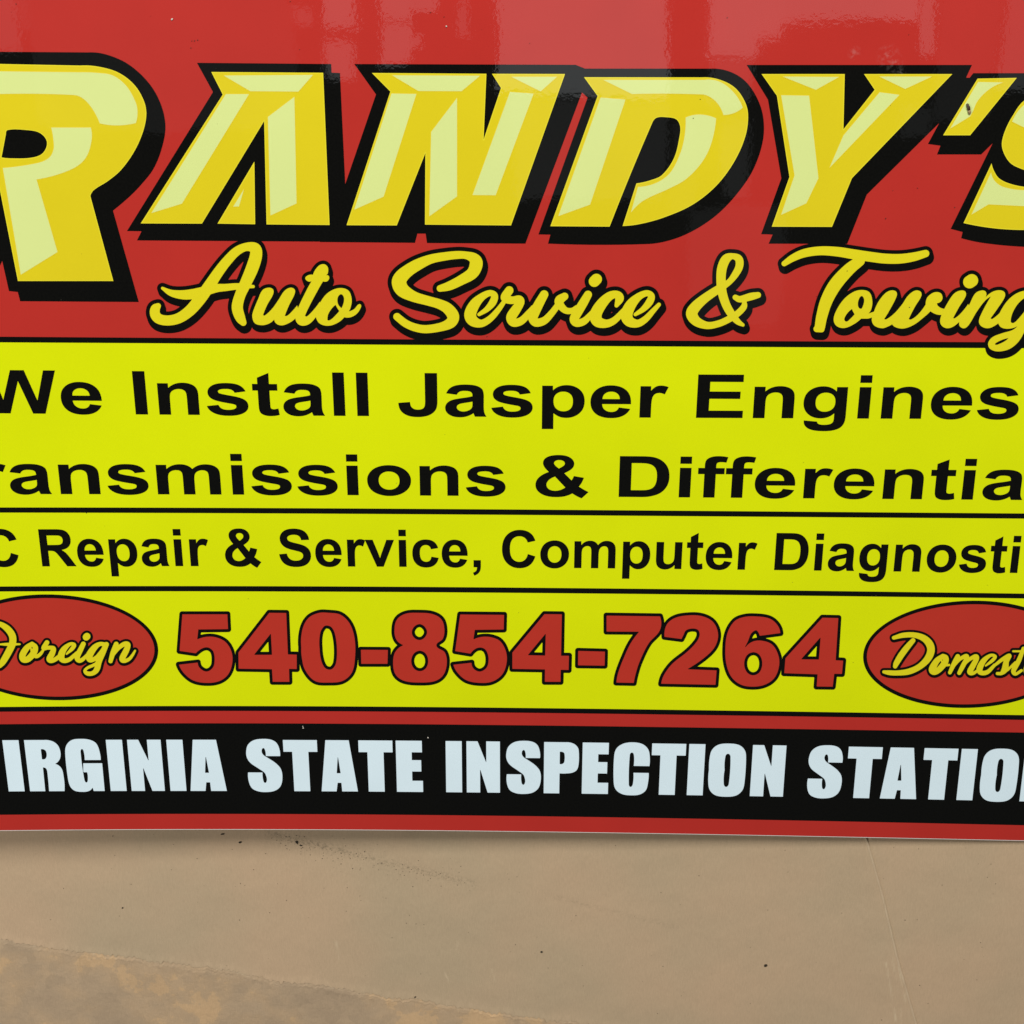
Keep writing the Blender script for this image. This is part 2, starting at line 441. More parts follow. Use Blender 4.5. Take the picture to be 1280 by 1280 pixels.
for d in HEAD:
    zi += 1
    e = zi * 0.000006
    bl = sheet('letter_shadow', [trace(s, d['t']) for s in d['black']], Z2 + e, M_black, sign)
    loops = [trace(s, d['t']) for s in d['gold']]
    rim = sheet('letter', loops, Z3 + 0.00001 + e, M_rim, sign)
    # darker inner face of the letter, a bright rim left all round
    D, x0, y0, h = poly_sdf(loops, 0.5, 4)
    sheet('letter_face', contour(D, x0, y0, h, -1.1), Z4, M_gold, rim)
    for s in d['pale']:
        lp = trace(s, d['t'])
        hg = sheet('highlight', [lp], Z6, M_pale, rim)
        sheet_l = offset_loops([lp], 0.8)
        # dark gold line that edges the highlight, kept inside the letter
        g = sheet('highlight_edge', sheet_l, Z5 + e, M_glow, rim)

# ------------------------------------------------------------------ brush-script words
TA = (180, 290, 1280/290); TB = (470, 290, 1280/210); TC = (650, 290, 1280/210); TD = (840, 290, 1280/210); TE = (970, 290, 1280/310)
TF = (0, 730, 1280/220); TG = (1060, 740, 1280/220)
AUTO = [
 (TA, ["78,408,18 62,425,28 62,455,30 85,480,30 135,488,30 195,474,31 255,432,33 310,368,35 358,300,34 410,222,31 460,158,29 512,106,27 565,82,25 612,90,33 618,130,36 597,200,37 562,280,34 530,350,32 515,415,33 530,470,30 548,500,20",
       "102,310,10 150,336,20 210,346,27 270,342,30 340,325,28 400,310,25 450,306,22 510,300,20 565,299,15 603,301,11"]),
 (TA, ["686,336,28 655,398,31 628,455,31 636,486,27 672,486,26 715,448,24 750,410,20", "806,334,27 778,392,30 748,450,31 752,486,27 788,488,25 825,460,22 850,425,16"]),
 (TA, ["988,206,27 962,255,29 928,325,31 893,400,31 868,458,31 872,488,27 910,488,25 950,455,21 985,410,14", "906,255,16 950,256,15 1006,254,15"]),
 (TA, ["1082,334,24 1030,368,32 985,425,36 978,465,34 1002,490,27 1048,480,30 1092,432,34 1118,378,27 1112,345,27 1082,334,24", "1066,385,9 1085,430,16 1110,452,18 1150,440,17 1178,418,14 1190,404,9"]),
]
SERVICE = [
 (TB, ["488,430,30 560,410,39 650,366,43 735,312,50 764,240,54 745,200,45 690,178,34 620,175,35 520,186,37 415,207,40 320,248,48 243,295,52 190,345,58 176,390,60 205,445,57 290,493,45 400,525,41 480,548,42 545,582,47 588,640,50 570,690,46 500,722,38 385,740,36 300,728,35 225,696,34 160,645,33"]),
 (TB, ["785,628,18 845,588,26 890,535,33 903,485,31 868,465,28 810,492,33 752,550,45 718,625,50 738,676,46 800,697,34 865,664,30 930,595,26 990,510,20"]),
 (TB, ["1015,445,37 982,500,37 1035,520,34 1090,508,30 1102,535,34 1065,592,42 1030,650,43 1050,690,37 1110,675,34 1170,610,28 1195,570,18"]),
 (TC, ["184,476,37 145,545,41 108,620,43 98,660,40 125,690,37 185,675,34 240,620,30 290,555,28", "340,490,33 302,518,40 302,550,36 345,596,30 395,600,27 430,575,22"]),
 (TC, ["518,477,35 482,540,39 440,610,40 412,665,39 435,694,34 490,678,32 535,630,25 560,590,15", "566,376,47 582,360,47"]),
 (TC, ["735,560,20 758,505,38 735,475,33 680,490,38 620,550,46 578,625,50 590,680,47 655,698,36 720,672,31 790,600,26 820,560,18"]),
 (TC, ["878,628,18 938,588,26 985,535,33 1001,488,30 966,466,28 905,492,33 846,552,45 812,628,50 832,680,45 895,697,34 955,664,30 1010,605,25 1058,553,20"]),
]
AMP = [
 (TD, ["540,708,16 500,682,26 452,625,34 410,550,36 380,450,38 373,350,39 382,270,40 412,205,38 460,184,26 508,205,33 512,262,33 480,325,30 430,385,26 345,440,34 250,505,38 178,570,44 150,625,47 188,682,40 270,712,31 355,698,29 430,665,29 498,622,28 546,572,27 552,535,20",
       "482,498,24 520,512,28 600,492,32 655,480,26"]),
]
TOWING = [
 (TE, ["42,163,15 90,132,20 150,108,23 230,97,24 320,102,26 400,115,27 480,127,27 560,137,27 640,138,26 710,128,24 772,111,20",
       "432,150,27 376,193,32 308,268,35 262,350,33 237,430,30 226,490,28", "210,500,18 234,502,17"]),
 (TE, ["442,322,24 390,355,30 342,415,38 335,450,37 362,470,27 415,445,30 458,392,34 474,345,26 442,322,24", "408,375,9 428,405,16 450,422,18 490,420,20 530,400,14"]),
 (TE, ["595,327,27 560,385,31 527,445,31 535,472,27 580,468,24 625,415,20 650,380,12", "724,327,27 690,385,31 657,445,31 665,472,27 710,468,24 758,415,21 795,375,20", "832,338,22 802,358,28 808,385,25 840,405,20 880,398,18"]),
 (TE, ["952,328,27 918,390,31 880,448,31 885,474,25 925,468,22 970,415,18 990,385,10", "998,258,34 1010,250,34"]),
 (TE, ["1056,330,26 1018,395,27 972,470,25", "985,455,10 1060,375,22 1115,335,24 1150,332,28 1146,365,31 1105,425,33 1072,465,30 1090,476,22 1135,462,22 1180,410,16"]),
 (TE, ["1370,330,22 1310,325,28 1245,350,35 1200,415,36 1170,455,30 1190,476,24 1230,462,24 1275,415,20", "1350,340,28 1310,400,30 1276,460,30 1255,510,30 1215,560,28 1160,592,22 1120,590,20 1118,570,18 1160,545,16 1220,520,18 1300,485,18"]),
]
FOREIGN = [
 (TF, ["-190,430,16 -200,350,18 -140,300,18 -60,284,18 0,290,20 55,325,26 90,375,28 92,430,28 65,490,28 25,560,26 0,595,18", "-60,440,8 0,438,9 60,438,14 145,437,9"]),
 (TF, ["234,434,18 195,465,24 165,515,26 170,548,24 205,545,25 245,502,26 258,460,22 234,434,18", "225,462,8 235,500,11 262,526,16 295,508,15 325,465,10"]),
 (TF, ["342,425,20 318,465,19 350,462,17 390,468,19 380,505,24 360,545,24 380,558,18 420,535,18 460,490,10"]),
 (TF, ["485,508,9 525,470,17 540,442,17 510,436,15 465,475,24 445,525,27 462,555,21 505,548,18 560,500,15"]),
 (TF, ["607,435,20 585,480,22 562,530,23 575,557,18 605,545,17 650,495,10", "628,385,28 633,380,28"]),
 (TF, ["770,440,18 725,436,18 685,465,25 650,520,28 658,552,21 700,536,18 745,485,18", "775,438,20 748,495,25 720,560,25 705,620,23 675,648,19 638,650,18 618,632,14 635,610,13 675,592,14 730,562,14"]),
 (TF, ["846,436,20 822,500,21 805,560,18", "815,535,8 860,468,17 905,436,20 932,440,20 920,480,24 890,540,24 905,558,18 940,545,15 965,515,13 983,484,10"]),
]
DOMESTIC = [
 (TG, ["332,332,16 400,314,21 480,312,22 550,335,26 592,378,30 602,430,30 575,490,28 515,545,24 440,578,24 360,588,21 300,586,20 260,580,14", "472,352,20 430,400,24 385,460,25 352,515,23 342,540,18"]),
 (TG, ["690,466,20 645,500,24 612,560,28 628,582,23 665,560,24 705,510,25 710,478,22 690,466,20", "680,500,8 695,530,11 735,530,11"]),
 (TG, ["797,468,20 770,520,20 740,585,16", "750,570,7 805,495,14 855,465,18 863,482,19 838,530,20 808,588,17", "820,565,7 870,500,14 922,468,18 935,482,20 905,540,23 885,580,22 910,590,15 955,560,12"]),
 (TG, ["1000,535,9 1048,498,15 1070,468,14 1035,460,14 985,500,22 955,560,25 970,587,20 1015,580,18 1065,530,14"]),
 (TG, ["1050,545,12 1120,490,16 1172,462,18 1150,505,22 1140,560,26 1115,590,16 1085,592,14"]),
 (TG, ["1275,410,16 1240,500,20 1203,570,20 1218,596,14 1260,570,13", "1200,430,10 1330,430,10", "1110,590,12 1160,565,12 1215,510,10"]),
 (TG, ["1330,470,18 1295,560,22 1310,590,16 1350,560,12", "1348,410,24 1352,408,24"]),
 (TG, ["1425,500,14 1410,468,16 1365,510,22 1345,570,22 1380,592,17 1430,555,12"]),
]
TW = (960, 290, 4)
POLY = {
 'u': (TA, ["598,470* 602,440* 630,370* 655,320* 690,307* 713,318* 712,345* 680,402* 657,458 668,460* 710,420* 745,370* 775,325* 808,307* 832,318* 830,345* 800,405* 777,462 790,462* 815,440* 845,405 858,440 836,476 800,502* 760,515* 730,505* 719,482 690,505* 650,514* 612,503*"]),
 't': (TA, ["836,478* 848,425* 895,325* 925,271 905,272* 890,255* 905,239* 932,236 960,190* 990,177* 1013,192* 1015,225* 1004,239 1018,241* 1022,256* 1010,272* 988,272 960,320* 912,410* 888,462 900,465* 940,425* 970,385 985,420 952,465* 915,505* 880,517* 850,507*"]),
 'o': (TA, ["948,465* 955,425* 995,355* 1040,320* 1090,309* 1130,325* 1146,370* 1142,410* 1130,438 1160,425* 1180,402* 1193,398* 1198,412* 1175,450* 1140,470* 1105,470 1070,500* 1020,517* 970,505*",
            "1067,378* 1072,355* 1088,343* 1102,358* 1103,385* 1090,420 1073,402*", "1012,480* 1018,450* 1042,415* 1058,402 1066,418* 1078,436 1052,465* 1030,484* 1016,488*"]),
 'o2': (TW, ["328,440* 340,395* 380,335* 430,298* 475,290* 508,303* 521,345* 516,385* 501,408 530,398 545,420 500,433 465,433 425,463* 380,480* 343,470*",
             "449,365* 453,338* 467,320* 479,332* 479,355* 468,383 456,381*", "381,438* 388,418* 405,396* 420,385 425,398* 433,411 410,435* 392,448*"]),
 'w': (TW, ["519,445* 522,420* 548,355* 585,307* 615,292* 640,298* 643,320* 605,395* 580,435 592,436* 630,408* 670,362* 700,318* 735,293* 762,298* 766,320* 735,372* 703,435 716,437* 750,412* 788,362 790,342* 800,322* 830,302* 860,304* 872,325* 865,346* 844,356 850,370* 870,382* 900,384 905,402 870,414* 840,411* 812,396 780,425* 730,463* 680,482* 640,477* 620,461 600,472* 570,481* 533,469*"]),
 'i': (TW, ["860,448* 868,412* 900,350* 930,308* 960,293* 985,297* 988,320* 955,375* 925,430 934,431* 965,405* 1000,360 1015,385 960,445* 925,473* 895,481* 870,470*"]),
 'n': (TW, ["955,455* 965,430* 1005,365* 1035,308* 1068,292* 1089,300* 1086,328 1120,300* 1155,291* 1181,300* 1183,325* 1150,378* 1112,431 1122,434* 1160,402* 1200,345 1220,370 1175,432* 1140,464* 1100,481* 1065,470* 1054,446* 1068,405* 1114,322 1085,343* 1042,400* 1005,462* 982,481* 960,473*"]),
 'g': (TW, ["1148,440* 1160,400* 1200,340* 1250,303* 1310,290* 1370,294 1385,320 1335,400* 1290,480* 1258,540* 1210,583* 1150,597* 1110,584* 1100,557* 1120,527* 1170,506* 1220,491* 1247,470 1215,482* 1180,482* 1158,470*",
            "1213,448* 1224,400* 1257,350* 1300,322* 1322,330 1290,385* 1250,435* 1226,455*", "1134,560* 1150,548* 1175,537* 1202,530 1185,545* 1160,558* 1142,564*"]),
}
DOT = {'TOW': "998,258,34 1010,250,34"}
def union_outline(strokes, polys, grow, shift, zb):
    n = 3; sh = [(shift[0] * i / (n - 1), shift[1] * i / (n - 1)) for i in range(n)]
    A = np.vstack([l for p_ in polys for l in p_]); lo = A.min(0) - grow; hi = A.max(0) + grow + shift
    D, x0, y0, h = brush_sdf(strokes, grow, sh, bb=(lo[0], lo[1], hi[0], hi[1]), pad=4)
    ny, nx = D.shape; xs = x0 + np.arange(nx) * h; ys = y0 + np.arange(ny) * h
    for loops in polys:
        A = np.vstack(loops)
        for sx_, sy_ in sh:
            lo = A.min(0) - grow - 3 + (sx_, sy_); hi = A.max(0) + grow + 3 + (sx_, sy_)
            i0 = max(0, int((lo[0] - x0) / h)); i1 = min(nx, int((hi[0] - x0) / h) + 1); j0 = max(0, int((lo[1] - y0) / h)); j1 = min(ny, int((hi[1] - y0) / h) + 1)
            if i1 <= i0 or j1 <= j0: continue
            X, Y = np.meshgrid(xs[i0:i1], ys[j0:j1]); d2 = np.full(X.shape, 1e9); par = np.zeros(X.shape, bool)
            for lp in loops:
                lp = simplify(lp, 0.05) + (sx_, sy_)
                for a, b in zip(lp, np.roll(lp, -1, 0)):
                    d = b - a; L2 = d @ d + 1e-12
                    t = np.clip(((X - a[0]) * d[0] + (Y - a[1]) * d[1]) / L2, 0, 1)
                    d2 = np.minimum(d2, (X - a[0] - t * d[0])**2 + (Y - a[1] - t * d[1])**2)
                    c = (a[1] > Y) != (b[1] > Y)
                    if d[1] != 0: par ^= c & (X < d[0] * (Y - a[1]) / d[1] + a[0])
            q = np.sqrt(d2); q[par] *= -1
            D[j0:j1, i0:i1] = np.minimum(D[j0:j1, i0:i1], q - grow)
    sheet('word_outline', contour(D, x0, y0, h, 0.0), zb, M_black, sign)
def mixed_word(items, grow, shift, zb, thin):
    strokes, polys = [], []
    for it in items:
        if isinstance(it, str):
            t, ss = POLY[it]; polys.append([trace(q, t) for q in ss])
        else: strokes += [brush(q, it[0]) for q in it[1]]
    union_outline(strokes, polys, grow, shift, zb)
    for k, it in enumerate(items):
        z = zb + 0.00008 + 0.000008 * k
        if isinstance(it, str):
            t, ss = POLY[it]; sheet('script_letter', [trace(q, t) for q in ss], z, M_script, sign)
        else:
            D, x0, y0, h = brush_sdf([brush(q, it[0]) for q in it[1]])
            sheet('script_letter', contour(D, x0, y0, h, -thin), z, M_script, sign)
def script_word(word, grow, shift, zb, thin=0.55):
    allst = [brush(s, t) for t, ss in word for s in ss]
    n = 3 if shift != (0, 0) else 1
    sh = [(shift[0] * i / max(n - 1, 1), shift[1] * i / max(n - 1, 1)) for i in range(n)]
    D, x0, y0, h = brush_sdf(allst, grow, sh)
    sheet('word_outline', contour(D, x0, y0, h, 0.0), zb, M_black, sign)
    for i, (t, ss) in enumerate(word):
        D, x0, y0, h = brush_sdf([brush(s, t) for s in ss])
        sheet('script_letter', contour(D, x0, y0, h, -thin), zb + 0.00008 + 0.000008 * i, M_script, sign)
mixed_word([AUTO[0], 'u', 't', 'o'], 4.5, (1.6, 4.7), Z3, 0.5)
script_word(SERVICE, 4.5, (1.6, 4.7), Z3, 0.8)
script_word(AMP, 4.6, (1.6, 4.7), Z3)
mixed_word([TOWING[0], 'o2', 'w', 'i', (TE, [DOT['TOW']]), 'n', 'g'], 4.5, (1.2, 4.9), Z3, 0.3)

# ------------------------------------------------------------------ ovals
def oval(cx, cy, a, b, s):
    t = np.linspace(0, 2 * pi, 120, endpoint=False)
    y = b * np.sin(t); return np.column_stack([cx + a * np.cos(t) + s * y, cy + y])
for cx, cy, a, b, s, wd in ((66, 809.1, 131.6, 66.2, .12, FOREIGN), (1211.5, 817.8, 132.5, 67.1, -.10, DOMESTIC)):
    ob = sheet('oval_border', [oval(cx, cy, a, b, s)], Z2 + 0.00001, M_black, sign)
    sheet('oval', [oval(cx, cy, a - 4.7, b - 4.6, s)], Z3, M_num, sign)
    script_word(wd, 2.5, (0.3, 0.8), Z4, 0.45)

# ------------------------------------------------------------------ bold grotesque lettering (outlines in 2048 units, y up)
G = {
'e': (1139, "M762 338L1042 291Q988 137 871.5 56.5Q755 -24 580 -24Q303 -24 170 157Q65 302 65 523Q65 787 203 936.5Q341 1086 552 1086Q789 1086 926 929.5Q1063 773 1057 450H353Q356 325 421 255.5Q486 186 583 186Q649 186 694 222T762 338ZM778 622Q775 744 715 807.5T569 871Q477 871 417 804Q357 737 358 622H778Z"),
'a': (1139, "M357 738L102 784Q145 938 250 1012T562 1086Q750 1086 842 1041.5T971.5 928.5Q1009 860 1009 677L1006 349Q1006 209 1019.5 142.5T1070 0H792Q781 28 765 83Q758 108 755 116Q683 46 601 11T426 -24Q262 -24 167.5 65T73 290Q73 380 116 450.5T236.5 558.5Q314 596 460 624Q657 661 733 693V721Q733 802 693 836.5T542 871Q467 871 425 841.5T357 738ZM733 510Q679 492 562 467T409 418Q354 379 354 319Q354 260 398 217T510 174Q586 174 655 224Q706 262 722 317Q733 353 733 454V510Z"),
'g': (1251, "M121 -70L442 -109Q450 -165 479 -186Q519 -216 605 -216Q715 -216 770 -183Q807 -161 826 -112Q839 -77 839 17V172Q713 0 521 0Q307 0 182 181Q84 324 84 537Q84 804 212.5 945T532 1086Q729 1086 857 913V1062H1120V109Q1120 -79 1089 -172T1002 -318T852.5 -401T614 -431Q347 -431 235 -339.5T122 -107.5Q122 -92 121 -70ZM372 553Q372 384 437.5 305.5T599 227Q702 227 773 307.5T844 546Q844 711 776 791T604 871Q503 871 437.5 792.5T372 553Z"),
'n': (1251, "M1114 0H833V542Q833 714 815 764.5T756.5 843T659 871Q585 871 526.5 830.5Q468 790 446 723.5T424 477V0H143V1062H404V906Q543 1086 754 1086Q847 1086 924 1052.5T1040.5 967Q1080 915 1097 849T1114 660V0Z"),
's': (1139, "M48 303L330 346Q348 264 403 221.5Q458 179 557 179Q666 179 721 219Q758 247 758 294Q758 326 738 347Q717 367 644 384Q304 459 213 521Q87 607 87 760Q87 898 196 992T534 1086Q752 1086 858 1015T1004 805L739 756Q723 818 674.5 851T536 884Q423 884 374 852.5Q341 830 341 794Q341 763 370 741Q409 712 639.5 659.5T961 531Q1051 454 1051 316Q1051 166 925.5 71T556 -24Q335 -24 206.5 65.5T48 303Z"),
't': (682, "M634 1062V838H442V410Q442 280 447.5 258.5T472.5 223T519 209Q558 209 632 236L656 18Q558 -24 434 -24Q358 -24 297 1.5T207.5 67.5Q179 108 168 177Q159 226 159 375V838H30V1062H159V1273L441 1437V1062Z"),
'l': (569, "M147 0V1466H428V0Z"),
'i': (569, "M147 1206V1466H428V1206ZM147 0V1062H428V0Z"),
'o': (1251, "M82 546Q82 686 151 817T346.5 1017Q473 1086 629 1086Q870 1086 1024 929.5T1178 534Q1178 293 1022.5 134.5T631 -24Q485 -24 352.5 42T151 235.5Q82 363 82 546ZM370 531Q370 373 445 289T630 205Q740 205 814.5 289T889 533Q889 689 814.5 773T630 857Q520 857 445 773T370 531Z"),
'm': (1821, "M126 1062H385V917Q524 1086 716 1086Q818 1086 893 1044T1016 917Q1086 1002 1167 1044T1340 1086Q1457 1086 1538 1038.5T1659 899Q1688 830 1688 679V0H1407V607Q1407 765 1378 811Q1339 871 1258 871Q1199 871 1147 835T1072 729.5Q1049 660 1049 510V0H768V582Q768 737 753 782T706.5 849T621 871Q555 871 502 835.5T426.5 733Q407 666 407 515V0H126V1062Z"),
'r': (797, "M416 0H135V1062H396V911Q463 1018 516.5 1052T638 1086Q734 1086 823 1033L736 788Q665 834 604 834Q545 834 504 801.5T439.5 684Q416 599 416 328V0Z"),
'p': (1251, "M139 1062H401V906Q452 986 539 1036T732 1086Q917 1086 1046 941T1175 537Q1175 271 1045 123.5T730 -24Q642 -24 570.5 11T420 131V-404H139V1062ZM417 549Q417 370 488 284.5T661 199Q759 199 824 277.5T889 535Q889 702 822 783T656 864Q553 864 485 784.5T417 549Z"),
'f': (682, "M24 1062H180V1142Q180 1276 208.5 1342T313.5 1449.5Q390 1491 507 1491Q627 1491 742 1455L704 1259Q637 1275 575 1275Q514 1275 487.5 1246.5T461 1137V1062H671V841H461V0H180V841H24Z"),
'c': (1139, "M1074 748L797 698Q783 781 733.5 823T605 865Q500 865 437.5 792.5T375 550Q375 361 438.5 283T609 205Q689 205 740 250.5T812 407L1088 360Q1045 170 923 73T596 -24Q363 -24 224.5 123T86 530Q86 793 225 939.5T601 1086Q795 1086 909.5 1002.5T1074 748Z"),
'u': (1251, "M851 0V159Q789 74 694.5 25T495 -24Q388 -24 303 23T180 155T142 390V1062H423V574Q423 350 438.5 299.5T495 219.5T599 190Q672 190 730 230T809.5 329.5Q831 388 831 614V1062H1112V0Z"),
'v': (1139, "M440 0L12 1062H307L507 520L565 339Q588 408 594 430Q608 475 624 520L826 1062H1115L693 0Z"),
'W': (1933, "M356 0L6 1466H309L530 459L798 1466H1150L1407 442L1632 1466H1930L1574 0H1260L968 1096L677 0Z"),
'I': (569, "M140 0V1466H436V0Z"),
'J': (1139, "M733 1466H1029V538Q1029 356 997 258Q954 130 841 52.5T543 -25Q326 -25 209 96.5T91 453L371 485Q376 359 408 307Q456 228 554 228Q653 228 693 284.5T733 519V1466Z"),
'E': (1366, "M149 0V1466H1236V1218H445V893H1181V646H445V247H1264V0Z"),
'D': (1479, "M148 1466H689Q872 1466 968 1438Q1097 1400 1189 1303T1329 1065.5Q1377 926 1377 722Q1377 543 1332.5 413Q1278 254 1177 156Q1101 82 971 40Q874 0 711 0H148V1466ZM444 1218V247H665Q789 247 844 261Q916 279 963.5 322T1041 463.5Q1071 562 1071 732T1041 993T957 1136Q903 1185 820 1204Q758 1218 577 1218H444Z"),
'R': (1479, "M150 0V1466H773Q1008 1466 1114.5 1426.5T1285 1286Q1349 1185 1349 1055Q1349 890 1252 782.5T962 647Q1058 591 1120.5 524T1289 286L1468 0H1114L900 319Q786 490 744 534.5T655 595.5Q608 612 506 612H446V0ZM446 846H665Q878 846 931 864T1014 926Q1044 970 1044 1036Q1044 1110 1004.5 1155.5T893 1213Q837 1218 677 1218H446Z"),
'S': (1366, "M74 477L362 505Q388 360 467.5 292T682 224Q825 224 897.5 284.5T970 426Q970 478 939.5 514.5T833 578Q781 596 596 642Q358 701 262 787Q127 908 127 1082Q127 1194 190.5 1291.5T373.5 1440Q493 1491 662 1491Q938 1491 1077.5 1370T1224 1047L928 1034Q909 1147 846.5 1196.5T659 1246Q530 1246 457 1193Q410 1159 410 1102Q410 1050 454 1013Q510 966 726 915T1045.5 809.5Q1149 755 1207.5 660.5T1266 427Q1266 301 1196 191T998 27.5Q870 -26 679 -26Q401 -26 252 102.5T74 477Z"),
'C': (1479, "M1087 539L1374 448Q1308 208 1154.5 91.5T765 -25Q473 -25 285 174.5T97 720Q97 1086 286 1288.5T783 1491Q1052 1491 1220 1332Q1320 1238 1370 1062L1077 992Q1051 1106 968.5 1172T768 1238Q605 1238 503.5 1121T402 742Q402 464 502 346T762 228Q880 228 965 303T1087 539Z"),
'T': (1251, "M478 0V1218H43V1466H1208V1218H774V0Z"),
'A': (1479, "M1471 0H1149L1021 333H435L314 0H0L571 1466H884ZM926 580L724 1124L526 580Z"),
'/': (569, "M0 -25L363 1491H567L208 -25Z"),
'&': (1479, "M1461 165L1280 -63Q1147 5 1032 112Q943 43 844 9Q745 -25 597 -25Q312 -25 164 135Q59 249 59 414Q59 563 147.5 681T406 881Q330 971 291 1051T252 1203Q252 1337 359.5 1414T665 1491Q856 1491 962.5 1398T1069 1171Q1069 1085 1018 1008.5T812 835L1005 580Q1039 641 1064 738L1331 677Q1293 540 1263 473T1200 362Q1246 319 1319 263.5T1461 165ZM669 1003L742 1060Q823 1123 823 1184Q823 1236 784.5 1272T679 1308Q614 1308 577 1275T540 1198Q540 1149 601 1075ZM571 714Q460 657 404 579T348 421Q348 325 410 264Q472 204 577 204Q646 204 709 232Q772 260 846 323Z"),
',': (569, "M141 281H422V82Q422 -42 400.5 -114T320 -242.5Q261 -299 170 -331L115 -215Q200 -186 236 -136Q271 -85 273 0H141Z"),
}
import re
def svg_loops(d, n=6):
    toks = re.findall(r'[MLHVQTZ]|-?\d+\.?\d*', d); i = 0; cmd = None; loops = []; cur = None; pc = None; P = None
    def num():
        nonlocal i; v = float(toks[i]); i += 1; return v
    def quad(c, q):
        nonlocal P, pc
        for j in range(1, n + 1):
            u = j / n; cur.append(((1-u)**2*P[0]+2*u*(1-u)*c[0]+u*u*q[0], (1-u)**2*P[1]+2*u*(1-u)*c[1]+u*u*q[1]))
        P = q; pc = c
    while i < len(toks):
        if toks[i].isalpha(): cmd = toks[i]; i += 1
        if cmd == 'Z':
            if cur: loops.append(np.array(cur)); cur = None
            continue
        if cmd == 'M': P = (num(), num()); cur = [P]; cmd = 'L'; pc = None
        elif cmd == 'L': P = (num(), num()); cur.append(P); pc = None
        elif cmd == 'H': P = (num(), P[1]); cur.append(P); pc = None
        elif cmd == 'V': P = (P[0], num()); cur.append(P); pc = None
        elif cmd == 'Q': c = (num(), num()); q = (num(), num()); quad(c, q)
        elif cmd == 'T':
            q = (num(), num()); c = (2*P[0]-pc[0], 2*P[1]-pc[1]) if pc else P; quad(c, q)
    return loops
GL_CACHE = {k: (a, svg_loops(d)) for k, (a, d) in G.items()}

def place(loops, xf, base, sy, slope_at=None):
    """glyph loops (X,Y up) -> image pixels; xf maps X -> x on the base line"""
    out = []
    for lp in loops:
        xb = xf(lp[:, 0]); h = lp[:, 1] * sy
        sl = SLOPE(slope_at if slope_at is not None else xb)
        out.append(np.column_stack([xb - sl * h, base(xb) - h]))
    return out

def set_word(text, base, cap, anchors, z=None):
    """anchors: (letter index, X in glyph, x on the base line)"""
    adv = [0]
    for ch in text: adv.append(adv[-1] + G[ch][0])
    A = np.array([[adv[i] + X, x] for i, X, x in anchors])
    deg = 1 if len(A) < 4 else 2
    c = np.polyfit(A[:, 0] / 1000, A[:, 1], deg)
    for i, ch in enumerate(text):
        if ch == ' ': continue
        f = lambda X, a=adv[i]: np.polyval(c, (a + X) / 1000)
        sheet('letter', place(GL_CACHE[ch][1], f, base, cap / 1466), Z3, M_black, sign)

def at_height(x, h, sl): return x + sl * h     # image x at height h -> base line
B1 = S((0, 516.7), (45, 517), (185, 517.8), (460, 520), (690, 521.8), (870, 522), (1075, 523), (1280, 524))
set_word('We', B1, 54.2, [(0, 1260, 41.2), (0, 1574, 58), (1, -10 + 65, 77.2), (1, 1057 - 10, 128.6)])
set_word('Install', B1, 54.2, [(0, 140, 170), (0, 436, 185), (1, 143, 199.5), (1, 1114, 250), (4, 1070, 406.3), (5, 147, 417.5), (6, 147, 446.8), (6, 428, 461.3)])
set_word('Jasper', B1, 54.2, [(0, 1029, 547), (1, 1070, 608.3), (3, 139, 677), (3, 420, 692), (5, 135, 799), (5, 416, 813.5)])
set_word('Engines', B1, 54.2, [(0, 149, 870), (0, 1264, 928), (1, 143, 940.8), (1, 1114, 991.3), (3, 147, 1071.3), (3, 428, 1085.8), (4, 143, 1100.5), (4, 1114, 1151.5), (6, 1051, 1271.7)])
B2 = S((0, 617.4), (75, 617.7), (300, 618.3), (515, 619.2), (775, 621), (900, 622), (1010, 623), (1220, 624.5), (1280, 625))
set_word('Transmissions', B2, 51, [(3, 143, 76.5), (3, 1114, 125.8), (5, 126, 197.5), (5, 1688, 276.8), (6, 147, 291.3), (6, 428, 305.3), (9, 147, 434.3), (9, 428, 448.8), (11, 143, 525), (11, 1114, 573.3), (12, 1051, 631.8)])
set_word('&', B2, 51, [(0, 59, 669.2), (0, 1461, 735.6)])
set_word('Differentials', B2, 51, [(0, 148, 773.8), (1, 147, 848), (1, 428, 862.5), (2, 180, 878.3), (3, 180, 913), (5, 135, 1003.5), (7, 143, 1103), (7, 1114, 1152.8), (9, 147, 1201.5), (9, 428, 1216.3), (10, 1070, 1277)])
B3 = S((0, 708), (60, 708), (245, 708), (440, 708), (510, 708.2), (720, 710), (925, 711.8), (970, 713), (1120, 714.3), (1265, 716))
set_word('A/C', B3, 46.4, [(2, 1374, 25.0), (2, 1374 - 1277, 25.0 - 1277 * .0325)])
set_word('Repair', B3, 46.4, [(0, 150, 53), (0, 1468, 95.8), (4, 147, 219.5), (4, 428, 228.8), (5, 135, 239.3), (5, 416, 248)])
set_word('&', B3, 46.4, [(0, 59, 282.3), (0, 1461, 327.1)])
set_word('Service,', B3, 46.4, [(0, 74, 349.9), (2, 135, 435), (2, 416, 444), (4, 147, 499.3), (4, 428, 508.3), (6, 1057, 584.6), (7, 141, 591.8), (7, 422, 601.3)])
set_word('Computer', B3, 46.4, [(0, 97, 627.5), (2, 126, 717.5), (2, 1688, 769.5), (3, 139, 777.3), (4, 1112, 851.5), (7, 135, 921.5), (7, 416, 931.2)])
set_word('Diagnostics', B3, 46.4, [(0, 148, 967.5), (1, 147, 1017.5), (1, 428, 1026.8), (2, 1070, 1067), (4, 143, 1117), (4, 1114, 1149.3), (8, 147, 1262), (8, 428, 1271.5)])

